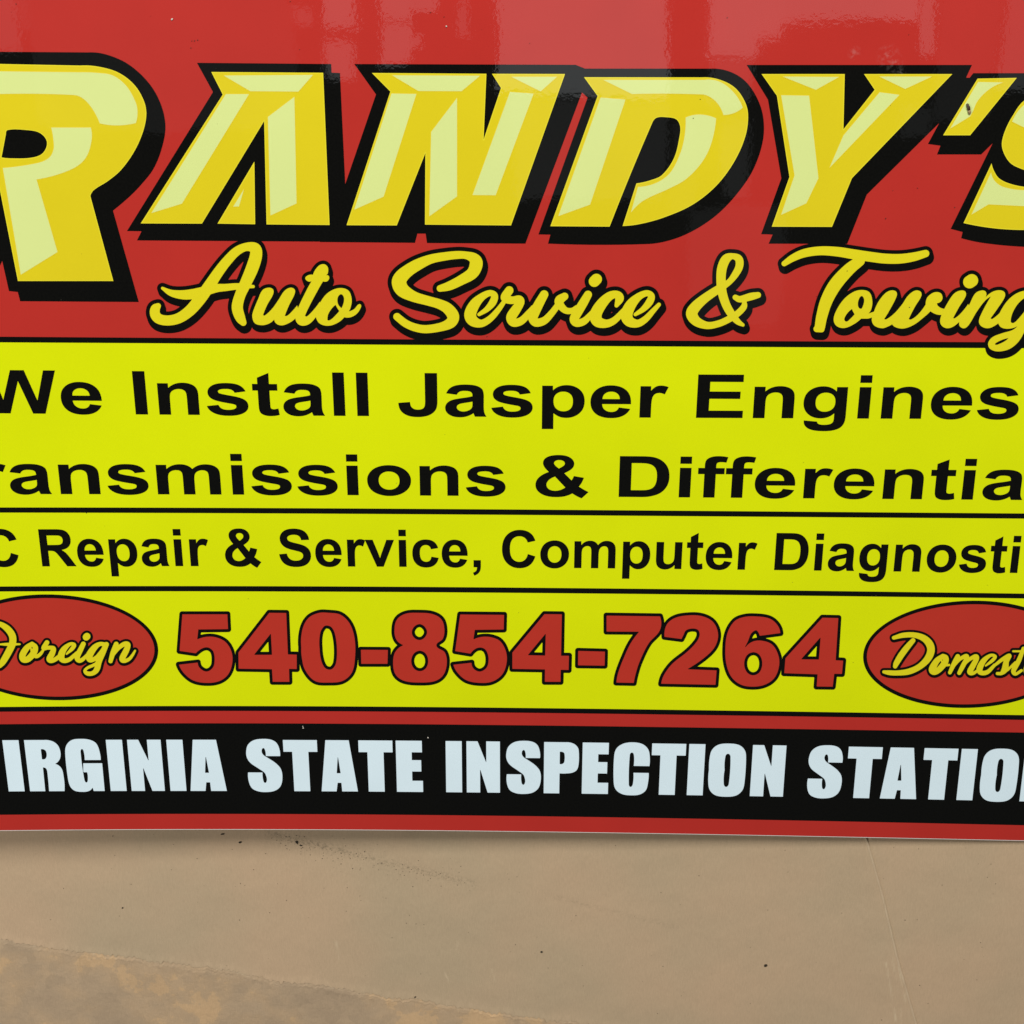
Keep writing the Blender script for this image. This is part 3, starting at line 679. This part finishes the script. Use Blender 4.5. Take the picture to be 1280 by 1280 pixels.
# ------------------------------------------------------------------ condensed poster lettering of the inspection line (260 units high)
I_ = (0, 0, 1)
def gl(*ss):
    out = []
    for s in ss:
        lp = trace(s, I_); out.append(lp)
    return out
IMP = {
'I': gl("0,0 0,258 82,258 82,0"),
'R': gl("0,0 0,258 100,258 140,252* 165,232* 175,200* 172,170* 160,150* 144,138 165,125* 175,105* 178,70* 178,35* 174,0 95,0 97,90* 94,112* 80,119 78,0", "80,162 80,210 95,208* 103,198* 103,178* 95,164*"),
'G': gl("180,141 84,141 80,94 99,94 99,62* 91,45* 83,62* 79,195* 86,210* 93,195* 93,155 175,155 173,200* 160,240* 130,258* 85,263* 40,257* 10,230* 0,190* 0,60* 8,22* 28,2* 62,-4* 98,0* 119,16 122,0 179,0"),
'N': gl("0,0 0,258 57,258 98,155 98,258 168,258 168,0 104,0 69,113 69,0"),
'A': gl("0,0 31,258 148,258 184,0 103,0 101,43 84,43 77,0", "90,170 82,93 99,93"),
'S': gl("172,175 172,205* 160,240* 135,258* 92,263* 45,256* 14,232* 3,195* 6,165* 22,140* 58,114* 88,92* 96,72* 97,55* 89,43* 81,55* 80,95 6,95 6,50* 20,15* 50,-1* 90,-5* 135,2* 165,25* 177,65* 173,110* 150,140* 115,165* 90,182* 82,200* 90,215* 98,203* 99,175"),
'T': gl("43,0 43,197 0,197 0,258 170,258 170,197 125,197 125,0"),
'E': gl("0,0 0,258 131,258 131,198 80,198 80,161 126,161 126,102 80,102 80,58 133,58 133,0"),
'P': gl("0,0 0,258 108,258 145,252* 168,232* 174,205* 174,150* 166,120* 145,105* 112,100* 80,100 80,0", "80,149 80,208 93,207* 101,199* 101,160* 93,150*"),
'C': gl("178,142 98,142 97,198* 88,209* 79,198* 79,52* 87,39* 97,52* 98,110 176,110 175,65* 165,22* 135,0* 91,-5* 45,1* 12,25* 1,65* 0,195* 12,232* 45,255* 91,262* 138,254* 168,228* 178,190*"),
'O': gl("0,130 0,190* 10,230* 40,256* 92,263* 144,256* 174,230* 183,190* 183,68* 174,28* 144,2* 92,-5* 40,2* 10,28* 0,68*", "80,130 80,198* 91,210* 103,198* 103,60* 91,46* 80,60*"),
'V': gl("32,0 0,258 82,258 94,70 104,258 184,258 148,0"),
}
BI = S((0, 989.3), (10, 989.5), (300, 989.5), (600, 990.1), (720, 991.8), (830, 994), (980, 996.3), (1065, 997.8), (1215, 1000.3))
for ch, x in [('V', -47), ('I', 10.8), ('R', 37.5), ('G', 86.5), ('I', 138.3), ('N', 164.5), ('I', 213), ('A', 238),
              ('S', 310), ('T', 357), ('A', 401.8), ('T', 450), ('E', 496),
              ('I', 557.5), ('N', 583.3), ('S', 631.8), ('P', 679.3), ('E', 726.8), ('C', 766), ('T', 812.3), ('I', 858), ('O', 884), ('N', 936.8),
              ('S', 1006.3), ('T', 1055.3), ('A', 1099.3), ('T', 1149), ('I', 1195), ('O', 1222.5), ('N', 1273.8)]:
    sheet('letter', offset_loops(place(IMP[ch], lambda X, x=x: x + X / 4.0, BI, 0.25), -0.28, 0.25), Z3, M_white, sign)

# ------------------------------------------------------------------ telephone number
TN1 = (200, 740, 1280/300); TN2 = (480, 740, 1280/300); TN3 = (770, 740, 1280/300)
NUM = [
 (TN1, ["118,117 361,117 365,199 206,201 201,250 248,237* 300,240* 352,266* 384,320* 387,380* 365,440* 320,475* 255,486* 180,474* 128,435* 99,386 203,374 215,405* 250,422* 282,400* 290,360* 283,318* 262,299* 240,297* 215,308* 192,328 103,315"]),
 (TN1, ["582,109 675,110 684,331 731,332 731,412 690,411 692,480 600,480 596,413 418,410 417,322", "590,225 505,333 596,333"]),
 (TN1, ["752,295 758,200* 790,138* 845,110* 900,109* 965,120* 1015,170* 1040,250* 1042,350* 1025,430* 975,475* 900,484* 825,475* 772,415* 755,350*", "853,300 856,220* 875,185* 893,180* 915,190* 932,225* 942,300* 938,375* 922,405* 903,412* 880,402* 862,365*"]),
 (TN1, ["1070,306 1217,307 1215,384 1072,384"]),
 (TN2, ["100,283 65,255* 54,205* 68,145* 115,114* 188,109* 260,116* 308,145* 324,200* 315,250* 281,285* 325,320* 337,375* 320,440* 275,475* 192,484* 105,474* 60,440* 47,380* 58,320*", "190,172 215,185* 228,214* 215,242* 190,254* 162,242* 150,214* 163,185*", "191,314 222,330* 234,368* 222,405* 191,420* 160,405* 147,368* 160,330*"]),
 (TN2, ["405,118 642,120 640,201 486,203 479,250 525,237* 575,240* 622,262* 653,320* 655,380* 632,440* 580,478* 515,486* 440,472* 390,430* 368,386 468,375 480,408* 513,422* 547,400* 556,355* 545,315* 525,299* 500,299* 480,310* 462,330 378,316"]),
 (TN2, ["855,116 950,117 946,338 988,338 986,417 944,416 943,480 856,480 857,414 683,411 683,322", "861,225 770,335 858,337"]),
 (TN2, ["1034,312 1180,316 1178,394 1033,392"]),
 (TN3, ["-52,124 236,128 236,203* 175,275* 128,370* 108,430* 96,486 0,484 10,430* 40,350* 75,275* 120,213 -52,212"]),
 (TN3, ["257,240 268,175* 310,138* 380,123* 460,127* 520,160* 546,225* 530,290* 480,345* 385,410 538,416 532,496 239,490 255,440* 300,380* 375,320* 420,275* 443,235* 438,205* 410,196* 375,205* 360,232* 350,252"]),
 (TN3, ["878,220 765,235 752,208* 740,207* 720,225* 706,260* 690,292 730,262* 780,258* 835,280* 868,340* 870,400* 845,460* 795,495* 730,506* 665,495* 615,455* 588,390* 581,310* 592,220* 630,155* 680,132* 745,128* 820,140* 862,175*", "732,322 765,338* 778,380* 765,425* 732,442* 700,427* 685,385* 698,340*"]),
 (TN3, ["1100,135 1187,137 1173,362 1213,364 1206,438 1165,437 1157,506 1068,505 1073,440 895,434 902,352", "1089,245 990,357 1080,358"]),
]
for i, (t, ss) in enumerate(NUM):
    loops = [trace(s, t) for s in ss]
    sheet('numeral_outline', offset_loops(loops, 3.45), Z3 + i * 0.000004, M_black, sign)
    # the inner rings of the counters are part of the outline, so the red stops at the traced edge
    sheet('numeral', offset_loops(loops, -0.4), Z4, M_num, sign)

# ------------------------------------------------------------------ cardboard underneath
XR_W = to_plane([[1480, 1050]])[0][0]
PL_A, PL_B = -0.0034 - 0.042 * 0.62, 0.042       # gap closes towards the right-hand end
PLANE = (PL_A - 0.0, PL_B)
def on_card(uv, dz=0.0): return to_plane(uv, plane=(PLANE[0] + dz, PLANE[1]))

def card_mat(name, base, worn=False):
    m = bpy.data.materials.new(name); m.use_nodes = True
    nt = m.node_tree; N = nt.nodes; L = nt.links; b = N['Principled BSDF']
    geo = N.new('ShaderNodeNewGeometry')
    def noise(scale, detail=4, rough=0.55, vec=None):
        n = N.new('ShaderNodeTexNoise'); n.inputs['Scale'].default_value = scale; n.inputs['Detail'].default_value = detail; n.inputs['Roughness'].default_value = rough
        L.new(vec if vec is not None else geo.outputs['Position'], n.inputs['Vector']); return n
    def ramp(src, stops):
        r = N.new('ShaderNodeValToRGB'); e = r.color_ramp.elements
        e[0].position, e[0].color = stops[0][0], (*stops[0][1], 1); e[1].position, e[1].color = stops[-1][0], (*stops[-1][1], 1)
        for p, c in stops[1:-1]:
            q = e.new(p); q.color = (*c, 1)
        L.new(src, r.inputs[0]); return r
    def mix(f, a, c, mode='MIX'):
        x = N.new('ShaderNodeMixRGB'); x.blend_type = mode
        if isinstance(f, (int, float)): x.inputs[0].default_value = f
        else: L.new(f, x.inputs[0])
        for k, v in ((1, a), (2, c)):
            if isinstance(v, tuple): x.inputs[k].default_value = (*v, 1)
            else: L.new(v, x.inputs[k])
        return x.outputs[0]
    big = noise(4.5, 3)
    if not worn:
        col = ramp(big.outputs['Fac'], [(0.35, (base[0]*0.93, base[1]*0.97, base[2]*0.97)), (0.65, (base[0]*1.04, base[1]*1.01, base[2]*1.0))]).outputs[0]
    else:
        n2 = noise(13, 7, 0.62)
        col = ramp(n2.outputs['Fac'], [(0.36, (base[0]*0.78, base[1]*0.80, base[2]*0.84)), (0.46, (base[0]*0.84, base[1]*0.86, base[2]*0.89)), (0.54, (base[0]*0.90, base[1]*0.90, base[2]*0.90)), (0.585, (base[0]*0.93, base[1]*0.92, base[2]*0.90)), (0.60, (base[0]*1.06, base[1]*1.01, base[2]*0.92)), (0.75, (base[0]*1.13, base[1]*1.05, base[2]*0.93))]).outputs[0]
        v = N.new('ShaderNodeTexVoronoi'); v.inputs['Scale'].default_value = 55; 
        nv = noise(40, 3); mv = N.new('ShaderNodeVectorMath'); mv.operation = 'MULTIPLY_ADD'; mv.inputs[1].default_value = (0.03, 0.03, 0.03)
        L.new(nv.outputs['Color'], mv.inputs[0]); L.new(geo.outputs['Position'], mv.inputs[2]); L.new(mv.outputs[0], v.inputs['Vector'])
        vr = ramp(v.outputs['Color'], [(0.0, (0.90, 0.90, 0.90)), (1.0, (1.07, 1.06, 1.04))])
        col = mix(0.8, col, vr.outputs[0], 'MULTIPLY')
    # paper fibres
    mp = N.new('ShaderNodeMapping'); mp.inputs['Scale'].default_value = (1.0, 0.18, 1.0); mp.inputs['Rotation'].default_value = (0, 0, 0.1)
    L.new(geo.outputs['Position'], mp.inputs['Vector'])
    fib = noise(900, 3, 0.6, mp.outputs[0])
    fr = ramp(fib.outputs['Fac'], [(0.3, (0.94, 0.94, 0.94)), (0.7, (1.05, 1.05, 1.05))])
    col = mix(1.0, col, fr.outputs[0], 'MULTIPLY')
    fin = noise(420, 5, 0.7)
    sp = ramp(fin.outputs['Fac'], [(0.27, (0.72, 0.70, 0.66)), (0.33, (1, 1, 1))])
    col = mix(0.6, col, sp.outputs[0], 'MULTIPLY')
    # attributes: dust trail and scuffs
    ad = N.new('ShaderNodeAttribute'); ad.attribute_name = 'dust'
    nd = noise(300, 6, 0.75)
    md = N.new('ShaderNodeMapRange'); md.inputs[1].default_value = 0.46; md.inputs[2].default_value = 0.62
    L.new(nd.outputs['Fac'], md.inputs[0])
    mm = N.new('ShaderNodeMath'); mm.operation = 'MULTIPLY'; L.new(ad.outputs['Fac'], mm.inputs[0]); L.new(md.outputs[0], mm.inputs[1])
    col = mix(mm.outputs[0], col, (0.10, 0.085, 0.055))
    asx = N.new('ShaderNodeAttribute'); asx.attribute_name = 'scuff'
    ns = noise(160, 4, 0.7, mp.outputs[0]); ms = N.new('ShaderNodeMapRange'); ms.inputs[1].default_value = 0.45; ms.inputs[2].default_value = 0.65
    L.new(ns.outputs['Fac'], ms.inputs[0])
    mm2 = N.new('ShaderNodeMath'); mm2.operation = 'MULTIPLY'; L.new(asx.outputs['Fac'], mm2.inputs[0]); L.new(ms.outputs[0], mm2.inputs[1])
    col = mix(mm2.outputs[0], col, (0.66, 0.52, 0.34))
    ac = N.new('ShaderNodeAttribute'); ac.attribute_name = 'crease'
    col = mix(ac.outputs['Fac'], col, (0.68, 0.54, 0.37))
    L.new(col, b.inputs['Base Color'])
    b.inputs['Roughness'].default_value = 0.72; b.inputs['Specular IOR Level'].default_value = 0.3
    bp = N.new('ShaderNodeBump'); bp.inputs['Strength'].default_value = 0.5; bp.inputs['Distance'].default_value = 0.0004 if not worn else 0.0012
    hb = noise(700 if not worn else 160, 5, 0.65); L.new(hb.outputs['Fac'], bp.inputs['Height']); 
    bp2 = N.new('ShaderNodeBump'); bp2.inputs['Strength'].default_value = 1; bp2.inputs['Distance'].default_value = 0.004
    h2 = noise(7, 3); L.new(h2.outputs['Fac'], bp2.inputs['Height']); L.new(bp.outputs[0], bp2.inputs['Normal']); L.new(bp2.outputs[0], b.inputs['Normal'])
    return m
M_card = card_mat('kraft_cardboard', (0.525, 0.383, 0.245))
M_worn = card_mat('torn_cardboard', (0.55, 0.392, 0.245), True)
M_fibre = mat('torn_paper_edge', (0.60, 0.47, 0.31), 0.9, 0.2, nz=0.2, nscale=300)

# torn front edge of the top sheet, image pixels
TORN = [(-150, 1152), (0, 1174), (20, 1177), (50, 1181), (78, 1187), (110, 1189), (140, 1195), (180, 1199), (215, 1204), (262, 1208), (300, 1216), (345, 1226), (370, 1228), (400, 1232),
        (430, 1236), (480, 1245), (515, 1249), (560, 1257), (610, 1264), (650, 1270), (700, 1276), (760, 1285), (900, 1306), (1100, 1335), (1500, 1390)]
tf = interp([(float(a), float(b)) for a, b in TORN])
_rg = np.convolve(rng.normal(0, 1, 2200), np.ones(3) / 3, 'same') * 0.9 + np.convolve(rng.normal(0, 1, 2200), np.ones(18) / 18, 'same') * 3.2
RG = lambda u: np.interp(u, np.linspace(-450, 1750, 2200), _rg)
def torn(u):
    u = np.asarray(u, float)
    return tf(u) + RG(u) + 0.6 * np.sin(u * 0.37) * np.sin(u * 0.083 + 1) + 0.8 * np.sin(u * 0.91 + 2) + 0.5 * np.sin(u * 2.3)
CREASE = interp([(1046, 1082.0), (1120, 1103.0), (1200, 1122.0), (1280, 1145.0)])   # u as a function of v

us = np.concatenate([np.linspace(-260, 1070, 700), np.linspace(1071, 1160, 170), np.linspace(1162, 1560, 200)])
cols = []
vs0 = np.concatenate([np.linspace(-200, 1000, 24), np.linspace(1010, 1180, 90)])
verts = []; dust = []; scuff = []; nrow = 0
rows = []
NR1 = 110
for k in range(NR1):
    t = k / (NR1 - 1)
    rows.append(t)
def row_v(u, t):
    # dense near the visible strip
    e = torn(u)
    if t < 0.15: return -260 + (1000 + 260) * (t / 0.15) + 0 * u
    s = (t - 0.15) / 0.85
    return 1000 + (e - 1000) * s
grid_uv = []
for t in rows: grid_uv.append(np.column_stack([us, row_v(us, t)]))
UV = np.vstack(grid_uv)
P3 = on_card(UV)
# crease: low ridge, kraft liner gently bowed
cu_ = CREASE(UV[:, 1]); dd = (UV[:, 0] - cu_) * 0.0008
P3[:, 2] += 0.0011 * np.exp(-(dd / 0.0008)**2) - 0.0007 * np.exp(-((dd - 0.0022) / 0.0014)**2)
# torn rim curls up a hair
edge_d = torn(UV[:, 0]) - UV[:, 1]
P3[:, 2] += 0.0008 * np.exp(-(edge_d / 5.0)**2) * (0.4 + 0.6 * np.sin(UV[:, 0] * 0.21)**2)
def seg_d(U, a, b):
    a = np.array(a, float); b = np.array(b, float); d = b - a
    t = np.clip(((U - a) @ d) / (d @ d), 0, 1); return np.hypot(*(U - a - t[:, None] * d).T), t
d1, t1 = seg_d(UV, (335, 1041), (590, 1104))
du = 0.75 * np.exp(-(d1 / 3.6)**2) * (0.3 + 0.7 * np.exp(-((t1 - 0.22) / 0.25)**2) + 0.35 * np.exp(-((t1 - 0.85) / 0.15)**2)) + 0.12 * np.exp(-(d1 / 14)**2)
d2, t2 = seg_d(UV, (695, 1122), (850, 1160)); du += 0.25 * np.exp(-(d2 / 3)**2)
sc = 0.6 * np.exp(-(dd / 0.0009)**2)
for (a, b, wd) in (((1108, 1205), (1120, 1275), 1.6), ((1116, 1200), (1128, 1280), 1.8), ((1122, 1205), (1140, 1285), 1.5), ((420, 1178), (424, 1200), 1.5), ((556, 1216), (561, 1226), 0.9), ((576, 1166), (570, 1190), 1.3), ((615, 1212), (618, 1226), 0.9)):
    d3, t3 = seg_d(UV, a, b); sc = sc + 0.8 * np.exp(-(d3 / wd)**2)
def grid_mesh(name, P, nr, nc):
    idx = np.arange(nr * nc).reshape(nr, nc)
    q = np.stack([idx[:-1, :-1], idx[1:, :-1], idx[1:, 1:], idx[:-1, 1:]], -1).reshape(-1, 4)
    me = bpy.data.meshes.new(name); me.vertices.add(len(P)); me.vertices.foreach_set('co', P.ravel())
    me.loops.add(q.size); me.loops.foreach_set('vertex_index', q.ravel().astype(np.int32))
    me.polygons.add(len(q)); me.polygons.foreach_set('loop_start', (np.arange(len(q)) * 4).astype(np.int32))
    me.update(calc_edges=True); me.validate()
    me.polygons.foreach_set('use_smooth', np.ones(len(q), bool))
    return me
me = grid_mesh('cardboard_liner', P3, NR1, len(us))
cr_ = 0.55 * np.exp(-(dd / 0.0008)**2) * (0.75 + 0.25 * np.sin(UV[:, 1] * 0.31))
for nm, arr in (('dust', du * 0.8), ('scuff', sc), ('crease', cr_)):
    at = me.attributes.new(nm, 'FLOAT', 'POINT'); at.data.foreach_set('value', np.clip(arr, 0, 1).astype(np.float32))
card = bpy.data.objects.new('cardboard_sheet', None); COL.objects.link(card)
card['label'] = 'flat brown kraft cardboard sheet with a weathered torn ply lying under the sign'
card['category'] = 'cardboard'
link('top_liner', me, M_card, card)
# weathered upper ply, 0.8 mm proud, whose ragged rim catches the light
uw = np.linspace(-400, 1700, 1500); tw = np.concatenate([np.linspace(0, 0.02, 7), np.linspace(0.024, 1, 60)])
PW = []
frayn = []
for k in range(8):
    a_ = rng.normal(0, 1, len(uw)); b_ = np.convolve(a_, np.ones(4) / 4, 'same'); c_ = np.convolve(rng.normal(0, 1, len(uw)), np.ones(30) / 30, 'same')
    frayn.append(0.00022 * b_ + 0.0006 * c_)
for k, t in enumerate(tw):
    e = torn(uw) - 0.2; v = e + (1560 - e) * t
    lip = min(1.0, k / 4.0)
    fray = frayn[k % 8]
    PW.append(on_card(np.column_stack([uw, v]), -0.0002 + 0.0007 * lip) + np.column_stack([0 * uw, 0 * uw, fray * (1.0 if k < 7 else 0.3) * lip]))
me = grid_mesh('weathered_ply', np.vstack(PW), len(tw), len(uw))
UW = np.vstack([np.column_stack([uw, torn(uw) + (1560 - torn(uw)) * t]) for t in tw])
ed = (UW[:, 1] - torn(UW[:, 0]))
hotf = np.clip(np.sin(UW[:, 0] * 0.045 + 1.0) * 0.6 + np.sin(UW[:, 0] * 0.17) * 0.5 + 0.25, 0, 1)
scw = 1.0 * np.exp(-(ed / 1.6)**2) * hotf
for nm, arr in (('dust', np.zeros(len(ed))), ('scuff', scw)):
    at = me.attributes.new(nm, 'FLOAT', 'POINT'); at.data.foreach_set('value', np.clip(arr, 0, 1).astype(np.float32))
link('weathered_ply', me, M_worn, card)

# floor far below the sheet
M_floor = mat('concrete_floor', (0.30, 0.28, 0.25), 0.7, 0.3, nz=0.15, nscale=12)
me = bpy.data.meshes.new('floor'); me.from_pydata([(-6, -6, -0.062), (6, -6, -0.062), (6, 6, -0.062), (-6, 6, -0.062)], [], [(0, 1, 2, 3)])
fl = link('floor', me, M_floor); fl['kind'] = 'structure'

# ------------------------------------------------------------------ crumbs, grit, chip
M_dark = mat('dark_grit', (0.035, 0.027, 0.018), 0.8, 0.3, nz=0.3, nscale=900)
M_fleck = mat('pale_fleck', (0.6, 0.55, 0.48), 0.7)
def pebble(bm, c, rx, ry, rz, ang, seed):
    r = np.random.default_rng(seed)
    g = bmesh.ops.create_icosphere(bm, subdivisions=1, radius=1)
    for v in g['verts']:
        x, y, z = v.co; k = 1 + r.uniform(-0.25, 0.25)
        x, y, z = x * rx * k, y * ry * k, z * rz * k
        v.co = (c[0] + x * cos(ang) - y * sin(ang), c[1] + x * sin(ang) + y * cos(ang), c[2] + z)
CR = [((957, 1207), 2.6, 2.2, 0.3, 'black crumb alone on bare cardboard below the right half of the sign'),
      ((278, 1042.5), 2.9, 1.3, 0.35, 'small dark crumb close to the bottom edge of the sign, left of centre'),
      ((300, 1053), 2.9, 1.7, 0.4, 'dark crumb lying just below and right of the crumb nearest the sign edge'),
      ((371, 1052.5), 2.3, 3.2, 0.2, 'ragged dark crumb at the upper end of the dusty smear on the cardboard'),
      ((376, 1056.8), 2.2, 1.0, 0.0, 'thin dark flake beside the ragged crumb in the dusty smear'),
      ((153, 1135), 1.7, 1.3, 0.7, 'tiny dark crumb on the cardboard above the torn edge at far left'),
      ((677, 1190), 1.9, 1.6, 0.7, 'tiny dark crumb on bare cardboard below the middle of the sign'),
      ((519, 1246), 1.3, 1.4, 0.0, 'tiny black dot of grit sitting right at the torn cardboard edge')]
for i, (uv, rx, ry, a, lab) in enumerate(CR):
    c = on_card([uv], 0.0004)[0]
    if abs(uv[0] - 519) < 1: c[2] += 0.0006
    bm = bmesh.new(); pebble(bm, (0, 0, 0), rx * 0.0008, ry * 0.0008, 0.0008, a, i)
    me = bpy.data.meshes.new('crumb'); bm.to_mesh(me); bm.free()
    o = link('crumb', me, M_dark, None, c); o['label'] = lab; o['category'] = 'crumb'; o['group'] = 'crumbs of dirt on the cardboard'
def grit(name, pts, material, label, card_=True, rr=(0.25, 0.75)):
    bm = bmesh.new()
    for i, (u, v) in enumerate(pts):
        r = random.uniform(*rr) * 0.0008
        c = on_card([(u, v)], 0.0003)[0] if card_ else to_plane([(u, v)], 0.0005)[0]
        pebble(bm, c, r * random.uniform(1, 1.5), r, r * 0.6, random.uniform(0, 3), 100 + i)
    me = bpy.data.meshes.new(name); bm.to_mesh(me); bm.free()
    o = link(name, me, material); o['label'] = label; o['category'] = 'grit'; o['kind'] = 'stuff'
pts = [(141, 1045), (192, 1043), (332, 1067), (317, 1087), (403, 1073), (409, 1072.5), (416, 1073), (486, 1089), (484, 1093.5), (510, 1084), (560, 1096.5), (451, 1125.5), (450, 1120),
       (337, 1141), (149, 1145), (255, 1107), (294, 1108), (520, 1155), (530, 1155.5), (529, 1156), (490, 1172), (508, 1154), (590, 1101), (793, 1145.5), (720, 1144.5), (714, 1151),
       (685, 1210), (728, 1207), (803, 1227), (822, 1267), (889, 1217.5), (1076, 1213.5), (1102, 1275), (187, 1193), (938, 1184), (985, 1090), (858, 1044.6), (649, 1116)]
for _ in range(150):
    t = random.random(); pts.append((345 + 240 * t + random.gauss(0, 6), 1044 + 58 * t + random.gauss(0, 7 if random.random() < .75 else 13) + 3))
for _ in range(95): 
    u = random.uniform(0, 1280); v = random.uniform(1055, 1255)
    if v < torn(u) - 4: pts.append((u, v))
pts = [p_ for p_ in pts if p_[1] > float(EDGE(p_[0])) + 3]
grit('grit', pts, M_dark, 'fine dark grit scattered over the brown cardboard', True, (0.22, 0.6))
pts = [(243, 51), (238.5, 60), (247, 50), (555, 21), (538, 15.5), (260, 102), (602, 37), (704, 91), (909, 22), (1147, 235), (662, 54), (188, 20), (270, 86), (648, 766), (556, 543), (379, 906), (855, 1044), (1116, 238), (1107, 273)]
pts += [(random.uniform(0, 1280), random.uniform(0, 1020)) for _ in range(45)]
grit('dust_speck', pts, M_dark, 'tiny dark dust specks lying on the glossy sign face', False, (0.2, 0.55))
grit('pale_speck', [(215, 24), (378.5, 908), (379, 910), (535, 922), (558, 33)], M_fleck, 'few pale specks lying on the glossy sign face', False, (0.7, 1.1))

# brown husk on the apostrophe: dark split shell with a pale tip
husk = bpy.data.objects.new('seed_husk', None); COL.objects.link(husk)
hc = to_plane([(1210.5, 136.5)], 0.0006)[0]; husk.location = hc
husk['label'] = 'small dark brown seed husk with pale tip lying on the apostrophe of the sign'; husk['category'] = 'husk'
def husk_part(name, a, b, r0, r1, material, seed):
    A = to_plane([a], 0.0006)[0] - hc; B = to_plane([b], 0.0006)[0] - hc
    bm = bmesh.new(); n = 8; rings = []
    d = (B - A)[:2]; nrm = np.array([-d[1], d[0]]) / np.hypot(*d); r = np.random.default_rng(seed)
    for k in range(7):
        t = k / 6; q = A + (B - A) * t; rad = (r0 + (r1 - r0) * t) * (0.35 + 0.65 * sin(pi * (0.12 + 0.8 * t))) * 0.0008
        rings.append([bm.verts.new((q[0] + nrm[0]*rad*cos(2*pi*j/n)*r.uniform(.85, 1.15), q[1] + nrm[1]*rad*cos(2*pi*j/n), q[2] + rad * 0.55 * (1 + sin(2*pi*j/n)))) for j in range(n)])
    for k in range(6):
        for j in range(n): bm.faces.new((rings[k][j], rings[k][(j+1) % n], rings[k+1][(j+1) % n], rings[k+1][j]))
    bm.faces.new(rings[0]); bm.faces.new(rings[-1]); bmesh.ops.recalc_face_normals(bm, faces=bm.faces)
    me = bpy.data.meshes.new(name); bm.to_mesh(me); bm.free(); link(name, me, material, husk)
M_husk = mat('husk_brown', (0.05, 0.022, 0.010), 0.5, nz=0.3, nscale=900); M_tip = mat('husk_tip', (0.33, 0.22, 0.10), 0.6)
husk_part('shell', (1208.6, 129.5), (1211.6, 139.5), 1.7, 2.0, M_husk, 3)
husk_part('tip', (1211.0, 137.5), (1212.2, 143), 1.9, 1.5, M_tip, 4)

for o in COL.objects:
    if 'o' in o: del o['o']
